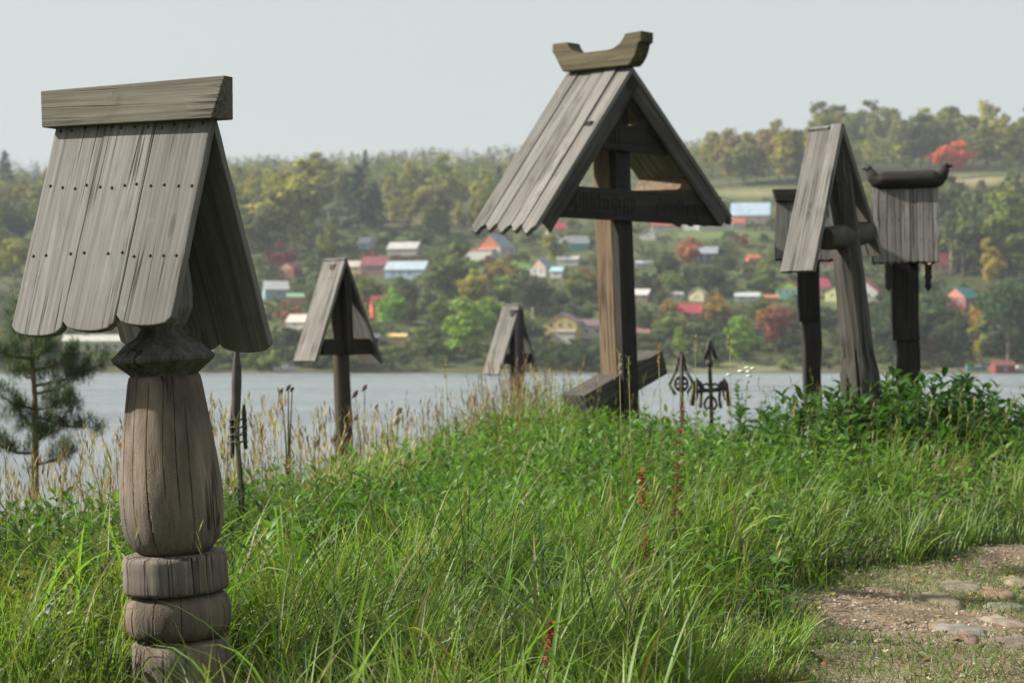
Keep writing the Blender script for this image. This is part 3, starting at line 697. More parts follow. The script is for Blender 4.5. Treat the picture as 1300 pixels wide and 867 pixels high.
# ---- thin wrought cross behind the near post
hp = P(306, 676, 8.0)
ho = empty('iron_cross', hp, (0, R(-1.6), 0), 'thin black wrought iron cross rising behind the turned post', 'grave cross', 'wrought iron grave crosses'); 
s8 = 8.0 / F
mb = MB()
zz = [(-0.25, .011), (0.0, .012), (0.06, .019), (0.14, .014), (0.19, .020), (0.26, .013), (0.34, .012), (0.45, .012), (0.52, .014), (0.56, .020), (0.62, .022), (0.70, .024), (0.78, .022), (0.83, .013), (0.92, .011), (1.05, .012), (1.15, .006)]
mb.tube([(0.006 * math.sin(z * 9), 0, z) for z, r in zz], [r for z, r in zz], 8)
mb.build('shaft', IRON, ho)
for sx, za, zb in ((-1, 0.35, 0.56), (1, 0.39, 0.60)):
    MB().tube([(sx * 0.032, 0.012, za), (sx * 0.03, 0.012, za + .04), (sx * 0.03, 0.012, zb - .04), (sx * 0.03, 0.012, zb)], [0.007, 0.011, 0.011, 0.006], 8).build('side_rod', IRON, ho)
mb = MB()
for z in (0.42, 0.455, 0.49, 0.525):
    mb.tube([(-0.04, 0.005, z), (-0.02, -0.01, z + .008), (0.0, -0.016, z), (0.02, -0.01, z + .008), (0.042, 0.005, z + 0.006)], 0.0045, 6)
mb.build('crosspiece', IRON, ho)

# ---- two wrought iron crosses on the crest
s15 = 14.6 / F
def ironpts(lst, cx, cyb): return [((a - cx) * s15, 0, (cyb - b_) * s15) for a, b_ in lst]
i1p = P(865, 545, 14.6); i1 = empty('iron_cross', i1p, (0, 0, R(-12)), 'small wrought iron cross shaped like an open arrowhead, beside the taller one', 'grave cross', 'wrought iron grave crosses')
MB().tube(ironpts([(866, 560), (865.5, 500), (865, 450)], 865, 545), 0.0169, 8).build('shaft', IRON, i1)
for pts_ in ([(864, 446), (861, 458), (858.5, 470), (849.5, 489), (858, 501)], [(865.5, 447), (868.5, 458), (871, 471), (880, 486), (872.5, 499)]):
    mb = MB(); pp = ironpts(pts_, 865, 545)
    for a_, b_ in zip(pp[:-1], pp[1:]): mb.tube([a_, b_], 0.0135, 6)
    mb.build('roof_bar', IRON, i1)
mb = MB(); pp = [(865 + 8 * math.cos(t), 487 + 9 * math.sin(t)) for t in np.linspace(0, 2 * math.pi, 17)]; mb.tube(ironpts(pp, 865, 545), 0.012, 6)
mb.tube(ironpts([(857, 487), (873, 487)], 865, 545), 0.012, 6); mb.tube(ironpts([(860, 478), (870, 496)], 865, 545), 0.009, 6); mb.tube(ironpts([(870, 478), (860, 496)], 865, 545), 0.009, 6)
mb.build('ring', IRON, i1)
i2p = P(902, 550, 14.6); i2 = empty('iron_cross', i2p, (0, 0, R(-8)), 'taller wrought iron cross with a roofed tip and curled side loops', 'grave cross', 'wrought iron grave crosses')
MB().tube(ironpts([(904, 565), (903, 515), (902, 490), (900.5, 462), (901, 440)], 902, 550), [0.018, 0.018, 0.017, 0.017, 0.010], 8).build('shaft', IRON, i2)
for pts_ in ([(901, 431), (898, 444), (895, 456)], [(901.5, 431), (905, 444), (909, 455)]):
    MB().tube(ironpts(pts_, 902, 550), 0.0169, 6).build('roof_bar', IRON, i2)
MB().lathe([(0.005, -0.035), (0.03, -0.015), (0.034, 0.005), (0.02, 0.03), (0.005, 0.04)], 10).build('knob', IRON, i2, Matrix.Translation(ironpts([(900.5, 461)], 902, 550)[0]))
for sx in (-1, 1):
    mb = MB(); q = lambda l: ironpts([(902 + sx * a, b_) for a, b_ in l], 902, 550)
    mb.tube(q([(0, 496), (8, 495), (15, 487), (17, 481), (20, 487), (21.5, 500), (23, 515)]), 0.0169, 6)
    mb.tube(q([(15, 486), (12, 494), (11, 506), (13, 518)]), 0.0143, 6)
    mb.tube(q([(0, 502), (5, 506), (8, 513), (5, 520), (1, 516)]), 0.0130, 6)
    mb.tube(q([(18, 488), (16, 498), (18, 508), (22, 503)]), 0.0117, 6)
    mb.tube(q([(0, 490), (5, 487), (10, 489), (14, 484)]), 0.0130, 6)
    mb.build('curled_loop', IRON, i2)
MB().tube(ironpts([(880, 497), (902, 495), (924, 492)], 902, 550), 0.0182, 6).build('cross_arm', IRON, i2)
# ---------------------------------------------------------------- far hillside: houses
HRECT = []      # (px0, py0, px1, py1, d) of what must stay in sight
def prismhouse(w, dp, wh, rh, along):
    """wall body with gables; ridge along x or y; front is -y"""
    mb = MB(); h = w / 2
    if along == 'y':
        mb.prism([(-h, -1.5), (h, -1.5), (h, wh), (0, wh + rh), (-h, wh)], -dp / 2, dp / 2)
    else:
        mb.prism([(-dp/2, -1.5), (dp/2, -1.5), (dp/2, wh), (0, wh + rh), (-dp/2, wh)], -w / 2, w / 2, 0, Matrix.Rotation(R(90), 4, 'Z'))
    return mb
def house(name, label, px, py, w, dp, wh, rh, yaw, wallc, roofc, along='y', gable=None, wins=(), chim=None, porch=None, cat='house', door=None, group=None, rough=0.6, dd=0.0, trim=(0.55, 0.55, 0.53)):
    p = hill_pt(px, py)
    p.z = gz(p.x, p.y); yaw = -yaw if along == 'y' else yaw
    o = empty(name, p, (0, 0, R(yaw)), label, cat, group)
    pm = lambda c: paint('paint_%02d_%02d_%02d' % tuple(int(99 * x) for x in c), c, 0.75, 0.12, 0.7)
    prismhouse(w, dp, wh, rh, along).build('wall', pm(wallc), o)
    ov = 0.35; t = 0.16
    mb = MB()
    half, ln = (w / 2, dp / 2 + ov) if along == 'y' else (dp / 2, w / 2 + ov)
    Mr = None if along == 'y' else Matrix.Rotation(R(90), 4, 'Z')
    sl = rh / half; e = half + ov
    for s in (-1, 1):
        mb.prism([(0, wh + rh + 0.03), (s * e, wh - ov * sl + 0.03), (s * e, wh - ov * sl + 0.03 + t), (0, wh + rh + 0.03 + t * 1.25)], -ln, ln, 0, Mr)
    rf = mb.build('roof', paint('roof_%02d_%02d_%02d' % tuple(int(99 * x) for x in roofc), roofc, rough, 0.15, 0.5), o)
    if chim:
        MB().box((-0.35, -0.35, 0), (0.35, 0.35, 1.5)).box((-0.42, -0.42, 1.5), (0.42, 0.42, 1.68)).build('chimney', paint('brick_chimney', (0.34, 0.2, 0.15)), rf, Matrix.Translation((chim[0], chim[1], wh + rh * 0.6)))
    if gable and along == 'y':
        h = w / 2
        MB().prism([(-h + .05, wh), (h - .05, wh), (0, wh + rh - 0.1)], -dp / 2 - 0.08, -dp / 2 - 0.003).build('gable', pm(gable), o)
    for wi in wins:
        side, u, z, ww, hh = wi[:5]
        M = {'f': Matrix.Translation((u, -dp / 2, z)), 'l': Matrix.Translation((-w / 2, u, z)) @ Matrix.Rotation(R(-90), 4, 'Z'), 'r': Matrix.Translation((w / 2, u, z)) @ Matrix.Rotation(R(90), 4, 'Z')}[side]
        a, b_ = ww / 2, hh / 2; yb = -0.10 if z > wh and gable else -0.06
        mb = MB()
        mb.box((-a - .14, yb - .03, -b_ - .14), (a + .14, 0.02, -b_)).box((-a - .14, yb - .03, b_), (a + .14, 0.02, b_ + .14)).box((-a - .14, yb - .03, -b_), (-a, 0.02, b_)).box((a, yb - .03, -b_), (a + .14, 0.02, b_)).box((-.04, yb - .02, -b_), (.04, 0.02, b_))
        f = mb.build('window', pm(trim), o, M)
        MB().box((-a, yb, -b_), (a, 0.0, b_)).build('pane', paint('window_pane', (0.045, 0.055, 0.065), 0.15, 0.2), f)
    if door:
        MB().box((-.5, -.08, 0), (.5, 0, 2.1)).build('door', pm(door[1]), o, Matrix.Translation((door[0], -dp / 2, 0)))
    if porch:   # (x0, x1, depth, height, wall colour, roof colour)
        x0, x1, pd, ph, pc, prc = porch
        pr = MB().prism([(-dp/2 - pd, -1.5), (-dp/2 - 0.003, -1.5), (-dp/2 - 0.003, ph + 0.5), (-dp/2 - pd, ph)], x0, x1, 0, Matrix.Rotation(R(90), 4, 'Z') @ Matrix.Scale(-1, 4, (0, 1, 0)))
        pr.build('porch', pm(pc), o)
        MB().prism([(-dp/2 - pd - .3, ph - .05), (-dp/2 - 0.02, ph + .52), (-dp/2 - 0.02, ph + .66), (-dp/2 - pd - .3, ph + .1)], x0 - .2, x1 + .2, 0, Matrix.Rotation(R(90), 4, 'Z') @ Matrix.Scale(-1, 4, (0, 1, 0))).build('porch_roof', paint('roof_%02d_%02d_%02d' % tuple(int(99 * x) for x in prc), prc, rough, 0.15, 0.5), o)
    s = F / p.y; hw = (w if along == 'x' else w) * 0.5 * s
    HRECT.append((px - hw - 3, py - (wh + rh) * s - 2, px + hw + 3, py - 2, p.y))
    return o
RED = (0.25, 0.035, 0.045); DRED = (0.20, 0.04, 0.045); GREYR = (0.19, 0.20, 0.205); WHITE = (0.46, 0.45, 0.42); CREAM = (0.48, 0.38, 0.22); ORANGE = (0.46, 0.12, 0.055)
BLUER = (0.20, 0.26, 0.31); LBLUE = (0.27, 0.40, 0.47); YEL = (0.50, 0.38, 0.13); BROWN = (0.16, 0.10, 0.075); TEAL = (0.05, 0.25, 0.22)
house('wooden_house', 'orange gabled house with blue grey roof and white veranda above the lawn', 630, 327, 11.5, 13, 4.2, 5.4, 30, WHITE, BLUER, 'y', ORANGE, [('f', -3, 3.1, 1.2, 1.3), ('f', 2.5, 2.4, 1.2, 1.4), ('f', 0, 6.2, 1.3, 1.5), ('r', -3, 2.4, 1.2, 1.4), ('r', 3, 2.4, 1.2, 1.4)], (1, 2), (-11, 3.5, 3.6, 2.9, WHITE, (0.45, 0.12, 0.07)))
house('wooden_house', 'pale turquoise house under a long light blue roof', 518, 353, 17, 8, 3.4, 3.2, -18, LBLUE, (0.30, 0.36, 0.41), 'x', None, [('f', -5, 1.8, 1, 1.2), ('f', -2, 1.8, 1, 1.2), ('f', 2, 1.8, 1, 1.2), ('l', 0, 1.8, 1, 1.2)])
house('wooden_house', 'red roofed house with orange end wall among bushes', 487, 404, 9, 8, 4.6, 3.2, 12, ORANGE, RED, 'x', None, [('f', -2, 3.0, 1, 1.2), ('f', 2, 3.0, 1, 1.2)], (1.5, 0), (-2.5, 4.4, 3, 2.6, (0.55, 0.5, 0.48), RED))
house('house', 'two storey yellow house with violet brown roof near the shore', 716, 430, 11, 10, 5.6, 2.8, 16, YEL, (0.16, 0.11, 0.12), 'y', None, [('f', x, z, 1.1, 1.35) for x in (-3.2, 0, 3.2) for z in (1.6, 4.6)] + [('f', 0, 6.9, .9, .8), ('r', -3, 4.4, 1, 1.3), ('r', 0, 4.4, 1, 1.3), ('r', 3, 4.4, 1, 1.3)], None, (-1, 5.4, 2.4, 2.4, WHITE, (0.3, 0.26, 0.24)), door=(-1.9, BROWN))
house('house', 'low beige annex with dark roof beside the yellow house', 749, 427, 9, 8, 3.6, 2.0, 8, (0.42, 0.38, 0.32), (0.16, 0.11, 0.12), 'x', None, [('f', -2, 1.9, 1.2, 1.2), ('f', 1.6, 1.9, 1.2, 1.2)])
house('house', 'small white house with blue grey gable roof below the lawn', 688, 349, 7, 7, 3.2, 3.4, 30, WHITE, BLUER, 'y', (0.55, 0.35, 0.28), [('f', -1.5, 1.6, .9, 1.2), ('f', 1.5, 1.6, .9, 1.2), ('r', 0, 1.6, .9, 1.2)])
house('shed', 'white shed with a slanting pale blue roof', 708, 352, 5, 5, 2.4, 1.6, -20, WHITE, LBLUE, 'x', None, [('f', 0, 1.3, .8, .9)], cat='shed')
house('shed', 'long low white roofed shed beside the big post', 722, 336, 9, 5, 2.2, 1.2, -14, (0.45, 0.44, 0.42), (0.36, 0.345, 0.32), 'x', None, [('f', 0, 1.2, 1, .8)], cat='shed')
house('house', 'teal house with long grey roof behind a yellow birch', 722, 318, 17, 8, 3.0, 3.2, 6, (0.10, 0.30, 0.32), GREYR, 'x', None, [('f', -6, 1.6, 1, 1.2), ('f', -3, 1.6, 1, 1.2), ('f', 1, 1.6, 1, 1.2)])
house('house', 'distant house with bright red roof just under the crossbeam', 706, 298, 9, 8, 2.6, 3.0, 4, (0.4, 0.36, 0.3), RED, 'x', None, [('f', -2, 1.4, 1, 1.1), ('f', 2, 1.4, 1, 1.1)])
house('barn', 'big barn with broad light blue metal roof', 953, 281, 18, 12, 2.6, 6.0, -10, (0.5, 0.42, 0.36), (0.30, 0.38, 0.46), 'x', None, [('f', -5, 1.4, 1, 1), ('f', 4, 1.4, 1, 1)], cat='barn')
house('house', 'long house with tile red roof under the large roof tip', 915, 290, 22, 7, 2.2, 2.4, 2, WHITE, (0.34, 0.10, 0.06), 'x', None, [('f', x, 1.2, 1, 1) for x in (-7, -3, 1, 5)])
house('house', 'scarlet roofed cottage right of the large post', 846, 292, 14, 7, 2.0, 2.4, -3, (0.5, 0.42, 0.36), (0.30, 0.06, 0.05), 'x', None, [('f', -3, 1.1, .9, .9), ('f', 2, 1.1, .9, .9)])
house('house', 'pale house with peach gable next to the scarlet roofed cottage', 880, 291, 8, 7, 2.6, 2.6, 20, WHITE, (0.42, 0.42, 0.42), 'y', (0.58, 0.3, 0.18), [('f', 0, 1.5, 1, 1)])
house('shed', 'pale grey shed in bushes by the large post', 824, 304, 7, 5, 2.6, 1.6, 18, (0.42, 0.41, 0.38), (0.34, 0.33, 0.31), 'y', None, [('f', 0, 1.4, .9, .9)], cat='shed')
house('wooden_house', 'dark log house with blue grey roof behind the rusty tree', 896, 333, 10, 8, 3.6, 2.8, -12, (0.06, 0.06, 0.075), (0.22, 0.24, 0.27), 'x', None, [('f', -3, 1.9, 1, 1.2), ('f', 0, 1.9, 1, 1.2), ('f', 3, 1.9, 1, 1.2)], (2, 0))
house('shed', 'tiny bright orange shed in the gardens', 956, 334, 5, 4, 2.0, 1.3, 10, (0.46, 0.12, 0.06), (0.42, 0.13, 0.075), 'x', None, [('f', 0, 1.1, .8, .8)], cat='shed')
house('shed', 'white hut with a flat pale roof in the gardens', 818, 339, 7, 4, 1.6, 0.8, 0, WHITE, (0.4, 0.4, 0.385), 'x', None, [('f', 0, .9, .8, .6)], cat='shed')
house('house', 'crimson roofed cottage with little cream gable', 877, 405, 8, 6, 2.2, 3.0, -14, (0.14, 0.10, 0.09), RED, 'x', None, [('f', 1, 1.1, .9, .9)], None, (-4.4, -2.2, 1.6, 2.6, CREAM, RED))
house('shed', 'cream hut with rounded gable beside a white cube hut', 887, 381, 6, 5, 2.4, 2.0, 28, (0.46, 0.43, 0.27), (0.42, 0.39, 0.26), 'y', None, [('f', 0, 1.2, .8, .9)], cat='shed')
house('shed', 'little white cube hut left of the cream hut', 860, 380, 3.6, 3.4, 1.9, 0.6, 10, WHITE, (0.42, 0.40, 0.38), 'x', None, [('f', 0, 1.1, .8, .8)], cat='shed')
house('greenhouse', 'low whitish greenhouse with slanting roof in the gardens', 949, 381, 9, 5, 1.4, 1.3, -12, (0.42, 0.45, 0.47), (0.36, 0.38, 0.4), 'x', None, [('f', -2, .8, 1, .8), ('f', 2, .8, 1, .8)], cat='greenhouse')
house('shed', 'grey shed with brown gable right of the large post', 812, 381, 8, 6, 2.0, 2.0, -22, (0.20, 0.12, 0.11), (0.45, 0.41, 0.39), 'x', None, [('f', 1, 1.0, .8, .8)], cat='shed')
house('wooden_house', 'cottage with lime green gable and three white windows', 1001, 377, 8.5, 9, 3.2, 3.0, 18, (0.10, 0.34, 0.30), RED, 'y', (0.28, 0.42, 0.08), [('f', -2.5, 1.75, 1.1, 1.6), ('f', 0, 1.75, 1.1, 1.6), ('f', 2.5, 1.75, 1.1, 1.6), ('r', -2, 1.75, 1, 1.3), ('r', 2, 1.75, 1, 1.3)], (0, 2.5))
house('shed', 'orange brown lean shed below the lime green gable', 977, 382, 6, 4, 1.2, 0.9, 0, (0.5, 0.17, 0.06), (0.42, 0.15, 0.07), 'x', None, [('f', 0, .6, .7, .5)], cat='shed')
house('house', 'pinkish house with dark pink roof between two posts', 1034, 375, 10, 8, 3.0, 3.4, 14, (0.55, 0.40, 0.38), (0.34, 0.06, 0.09), 'x', None, [('f', -2, 1.6, 1, 1.2), ('f', 2, 1.6, 1, 1.2)])
house('house', 'house with raspberry red roof and pale wall right of the leaning log', 1098, 380, 11, 9, 2.8, 4.2, 22, (0.52, 0.50, 0.47), (0.46, 0.05, 0.09), 'y', None, [('f', -2.5, 1.5, 1, 1.2), ('f', 2, 1.5, 1, 1.2), ('r', 0, 1.5, 1, 1.2)])
house('shed', 'lemon yellow shed just left of the leaning log', 1058, 381, 5, 5, 3.4, 1.5, 26, (0.46, 0.48, 0.2), (0.12, 0.11, 0.12), 'y', None, [('f', 0, 1.8, .9, 1)], cat='shed')
house('house', 'far red roofed house seen under the hidden marker roof', 1047, 342, 9, 7, 2.4, 3.0, -8, (0.55, 0.48, 0.36), RED, 'x', None, [('f', 0, 1.3, 1, 1)])
house('house', 'cream walled house with wine red roof among tall trees', 1191, 347, 11, 8, 3.4, 4.2, 16, CREAM, (0.28, 0.05, 0.07), 'x', None, [('f', -3, 1.8, 1.1, 1.3), ('f', 0, 1.8, 1.1, 1.3), ('f', 3, 1.8, 1.1, 1.3)], (2, 1))
house('house', 'salmon pink house with teal green roof', 1221, 391, 8.5, 11, 3.6, 3.6, 42, (0.34, 0.13, 0.12), TEAL, 'y', (0.55, 0.22, 0.17), [('f', -2, 1.8, 1, 1.2), ('f', 2, 1.8, 1, 1.2), ('r', -2, 1.8, 1, 1.2), ('r', 2, 1.8, 1, 1.2)])
house('wooden_house', 'maroon house with brown roof left of the turquoise house', 478, 348, 11, 9, 3.4, 3.6, -12, (0.28, 0.16, 0.13), (0.17, 0.05, 0.06), 'x', None, [('f', -3, 1.8, 1, 1.2), ('f', 0, 1.8, 1, 1.2), ('f', 3, 1.8, 1, 1.2)], (2, 0))
house('shed', 'shed with beige grey roof left of the maroon house', 452, 346, 9, 6, 2.4, 2.2, -16, (0.45, 0.36, 0.24), (0.36, 0.32, 0.28), 'x', None, [('f', 1, 1.2, .9, .9)], cat='shed')
house('shed', 'small orange red shed touching the turquoise house', 494, 347, 4, 4, 3.0, 1.4, 5, ORANGE, DRED, 'y', None, [('f', 0, 1.5, .8, .9)], cat='shed')
house('house', 'house under a long grey roof in the trees', 514, 323, 14, 7, 2.4, 2.8, -20, (0.30, 0.28, 0.26), (0.36, 0.35, 0.34), 'x', None, [('f', -3, 1.3, 1, 1), ('f', 2, 1.3, 1, 1)])
house('shed', 'little pale blue hut above the maroon house', 465, 316, 6, 5, 2.6, 2.4, -30, (0.33, 0.4, 0.42), (0.35, 0.42, 0.44), 'x', None, [('f', 0, 1.3, .9, .9)], cat='shed')
house('shed', 'tiny hut with green roof and orange door wall', 375, 386, 6, 5, 2.6, 1.2, 8, (0.42, 0.21, 0.13), (0.2, 0.32, 0.2), 'x', None, [('f', 1, 1.4, .9, .9)], cat='shed')
house('house', 'blue grey roofed house right of the near scalloped roof', 350, 378, 9, 8, 3.2, 3.0, 14, (0.26, 0.36, 0.38), (0.34, 0.34, 0.36), 'x', None, [('f', 1, 1.7, 1, 1.2)])
house('shed', 'shed with pale sand roof partly behind the small cross', 383, 416, 9, 6, 2.0, 2.4, -24, (0.46, 0.40, 0.35), (0.42, 0.375, 0.33), 'x', None, [('f', -1, 1.0, .9, .9)], cat='shed')
house('house', 'dark red cottage with pinkish gable in bushes', 368, 350, 8, 7, 2.6, 2.8, 24, (0.24, 0.07, 0.07), (0.17, 0.045, 0.055), 'y', (0.5, 0.26, 0.2), [('f', 0, 1.4, 1, 1)])
house('boat_station', 'long cream building under the near scalloped roof by the shore', 122, 447, 20, 8, 3.6, 1.8, 4, (0.48, 0.45, 0.36), (0.42, 0.40, 0.36), 'x', None, [('f', x, 1.9, 1.2, 1.3) for x in (-8, -5, -2, 1, 4, 7)], cat='building')
house('boathouse', 'red boathouse at the water edge beside the turquoise boat', 1272, 473, 6, 5, 2.2, 1.2, 8, (0.17, 0.05, 0.045), (0.18, 0.075, 0.06), 'x', None, [('f', 0, 1.1, .8, .8)], cat='boathouse')
house('shed', 'dark grey shed on the bank behind the small cross', 466, 437, 8, 5, 2.2, 1.2, 6, (0.07, 0.07, 0.09), (0.10, 0.10, 0.12), 'x', None, [('f', 0, 1.1, .8, .8)], cat='shed')
house('shed', 'mustard flat roofed hut right of the dark grey bank shed', 505, 434, 6, 5, 1.8, 0.8, -4, (0.50, 0.36, 0.14), (0.56, 0.42, 0.18), 'x', None, [('f', 0, 1.0, .8, .7)], cat='shed')
house('shed', 'brick red shed on the slope below the large post', 808, 432, 8, 5, 2.4, 1.2, 10, (0.22, 0.09, 0.085), (0.25, 0.11, 0.10), 'x', None, [('f', 0, 1.1, .8, .7)], cat='shed')
# boats drawn up along the far shore
def boat(px, py, L, label, hull, name='rowing_boat'):
    p = hill_pt(px, py); p.z = max(0.0, gz(p.x, p.y))
    o = empty(name, p, (0, 0, R(8)), label, 'boat', 'boats along the far shore')
    mb = MB(); V = []; Fc = []; n = 9
    for i in range(n):
        t = i / (n - 1); x = (t - .5) * L; hw = 0.85 * (1 - (2 * abs(t - 0.42) / 1.16) ** 2.5); sh = 0.9 + 0.5 * (2 * t - 1) ** 2
        V += [(x, -hw * .55, 0.0), (x, hw * .55, 0.0), (x, hw, sh), (x, -hw, sh)]
    for i in range(n - 1):
        for a, b_ in ((0, 1), (1, 2), (3, 0)): Fc.append((i*4+a, i*4+b_, i*4+4+b_, i*4+4+a))
        Fc.append((i*4+2, i*4+3, i*4+7, i*4+6))
    Fc += [(3, 2, 1, 0), tuple((n-1)*4 + k for k in range(4))]
    mb.add(V, Fc).build('hull', paint('boat_%d' % px, hull, 0.5), o)
    MB().box((-L * .12, -.5, 0.9), (L * .2, .5, 1.75)).build('cabin', paint('boat_cabin', (0.6, 0.6, 0.6), 0.5), o)
boat(1240, 470, 6.5, 'turquoise boat drawn up left of the red boathouse', (0.08, 0.33, 0.36))
boat(361, 471, 6.5, 'white and violet motorboat moored under the small cross roof', (0.50, 0.46, 0.58), 'motorboat')
boat(18, 470, 5, 'small white boat near the young pine', (0.6, 0.6, 0.6))
boat(868, 471, 5, 'grey rowing boat behind the iron crosses', (0.32, 0.34, 0.35))
boat(1293, 471, 5, 'pale boat right of the red boathouse', (0.55, 0.55, 0.52))
# poles and fences
def upole(px, py, h, label, arm=True, c=(0.42, 0.40, 0.36)):
    p = hill_pt(px, py); o = empty('utility_pole', p, (0, 0, 0), label, 'pole', 'pale poles on the far hillside')
    MB().tube([(0, 0, -.5), (0, 0, h)], [0.24, 0.16], 8).build('mast', paint('pole_grey', c, 0.8), o)
    if arm: MB().box((-.8, -.06, h - .7), (.8, .06, h - .58)).build('cross_arm', paint('pole_grey', c), o)
upole(573, 281, 10, 'pale pole on the bare track left of the large roof')
upole(495, 284, 7, 'short pale pole in front of the golden trees')
upole(417, 283, 6, 'short pole beside the dark spruce')
upole(676, 430, 10.5, 'tall pale pole left of the yellow house', False)
upole(930, 296, 5, 'short pale pole in front of the light blue barn roof', False)
upole(1207, 352, 12, 'thin pale pole right of the wine red roof', False)
def fence(a, b_, n, h, c, label):
    p0 = hill_pt(*a); p1 = hill_pt(*b_); o = empty('board_fence', p0, (0, 0, 0), label, 'fence')
    mb = MB(); ang = math.atan2(p1.y - p0.y, p1.x - p0.x)
    for i in range(n):
        q = p0.lerp(p1, (i + .5) / n); q.z = gz(q.x, q.y); w = (p1 - p0).length / n
        mb.box((-w * .51, -.04, 0.1), (w * .51, .04, h + 0.1 * math.sin(i * 2.1)), 0, Matrix.Translation(q - p0) @ Matrix.Rotation(ang, 4, 'Z'))
        if i % 5 == 0: MB().box((-.1, .045, -.5), (.1, .2, h)).build('fence_post', paint('fence_%s' % label[:6], c, 0.85, 0.2, 0.3), o, Matrix.Translation(q - p0) @ Matrix.Rotation(ang, 4, 'Z'))
    mb.build('board_panel', paint('fence_%s' % label[:6], c, 0.85, 0.2, 0.3), o)
fence((594, 329), (664, 328), 40, 1.7, (0.28, 0.12, 0.08), 'rust brown board fence in front of the orange gabled house')
fence((498, 331), (560, 327), 30, 1.6, (0.30, 0.11, 0.07), 'reddish fence right of the grey roofed house')
fence((150, 470), (210, 466), 30, 1.6, (0.30, 0.13, 0.10), 'brick red bank fence behind the near collar')
# ---------------------------------------------------------------- far hillside: trees, shrubs, forest
def crown(seed, kind, nc, nq):
    """leaf clumps spread through the crown of a unit-high tree: (V, Q, C)"""
    g = np.random.default_rng(seed)
    c = []
    tries = 0
    while len(c) < nc:
        d = g.normal(size=3); d /= np.linalg.norm(d); r = g.random() ** 0.42
        if kind == 'round': p = np.array([0.36, 0.36, 0.38]) * d * r + [0, 0, 0.60]
        elif kind == 'tall': p = np.array([0.20, 0.20, 0.42]) * d * r + [0, 0, 0.56]; 
        elif kind == 'spruce':
            z = 0.08 + 0.9 * g.random() ** 1.3; a = g.random() * 6.283; rr = 0.21 * (1 - z) ** 0.9 * (0.5 + 0.5 * g.random()) + 0.008
            p = np.array([rr * math.cos(a), rr * math.sin(a), z])
        else: p = np.array([0.62, 0.62, 0.46]) * d * r + [0, 0, 0.44]; p[2] = max(p[2], 0.06)
        if kind == 'tall': p[:2] *= 0.55 + 0.75 * (1 - abs(p[2] - 0.42) / 0.6)
        if kind in ('round', 'tall') and seed % 3 == 1: p[0] += 0.06 * math.sin(p[2] * 9 + seed)
        c.append(p)
    c = np.array(c)
    cr = {'round': 0.11, 'tall': 0.075, 'spruce': 0.035, 'bush': 0.15}[kind] * (0.65 + 0.8 * g.random(nc))
    ls = {'round': 0.034, 'tall': 0.026, 'spruce': 0.022, 'bush': 0.06}[kind] * (0.78 if nq > 20 else 1.0)
    ctr = np.repeat(c, nq, 0); n = len(ctr)
    dd = g.normal(size=(n, 3)); dd /= np.linalg.norm(dd, axis=1)[:, None]
    pos = ctr + dd * (np.repeat(cr, nq) * g.random(n) ** 0.5)[:, None] * [1, 1, 0.8]
    nrm = dd * 0.8 + g.normal(size=(n, 3)) * 0.6 + [0, 0, 0.35]; nrm /= np.linalg.norm(nrm, axis=1)[:, None]
    a = np.cross(nrm, g.normal(size=(n, 3))); a /= np.linalg.norm(a, axis=1)[:, None]; b_ = np.cross(nrm, a)
    s = ls * (0.6 + 0.8 * g.random(n)); s2 = s * (0.5 + 0.4 * g.random(n))
    a = a * s[:, None]; b_ = b_ * s2[:, None]
    V = np.stack([pos - a - b_ * .4, pos + a * .3 - b_, pos + a + b_ * .4, pos - a * .3 + b_], 1).reshape(-1, 3)
    if kind == 'bush': V[:, 2] = np.maximum(V[:, 2], 0.0)
    Qd = np.arange(n * 4).reshape(n, 4)
    tint = np.repeat(0.72 + 0.6 * g.random(nc), nq) * (0.85 + 0.3 * g.random(n))
    warm = np.repeat(g.normal(size=nc) * 0.06, nq)
    C = np.stack([tint * (1 + warm), tint, tint * (1 - warm)], 1); C = np.repeat(C, 4, 0)
    return V, Qd, C
def trunk_mesh(name, th, r, nl, seed):
    g = random.Random(seed); mb = MB()
    mb.tube([(0, 0, -0.05), (0.004, 0, th * 0.5), (0.01, 0.006, th), (0.0, 0.0, min(0.93, th + 0.35))], [r * 1.25, r, r * 0.75, r * 0.2], 7)
    for k in range(nl):
        a = g.random() * 6.28; z0 = th * (0.6 + 0.4 * g.random()); l = 0.2 + 0.1 * g.random()
        mb.tube([(0.006, 0, z0), (0.5 * l * math.cos(a), 0.5 * l * math.sin(a), z0 + 0.10), (l * math.cos(a), l * math.sin(a), z0 + 0.2)], [r * 0.55, r * 0.35, r * 0.12], 5)
    return mb.mesh(name, BARK)
VAR = {}
for kind, seeds, nc, nq, th, r in (('round', (1, 2, 3, 4), 40, 80, 0.32, 0.018), ('tall', (5, 6, 7), 44, 70, 0.22, 0.012), ('spruce', (8, 9), 110, 26, 0.7, 0.012), ('bush', (10, 11, 12), 26, 60, 0.2, 0.02)):
    VAR[kind] = []
    for sd in seeds:
        V, Qd, C = crown(sd, kind, nc, nq)
        VAR[kind].append((mesh_np('crown_' + kind, V, Qd, TREE, C), trunk_mesh('trunk_' + kind, th, r, 5 if kind != 'spruce' else 0, sd)))
YG = (0.135, 0.135, 0.030); OL = (0.085, 0.085, 0.032); DG_ = (0.038, 0.058, 0.026); BG = (0.105, 0.165, 0.030); GR = (0.062, 0.085, 0.030); OC = (0.19, 0.115, 0.03); RU = (0.20, 0.075, 0.035); SP = (0.025, 0.045, 0.032); MA = (0.10, 0.028, 0.030); YE = (0.22, 0.18, 0.03)
trees_px = []
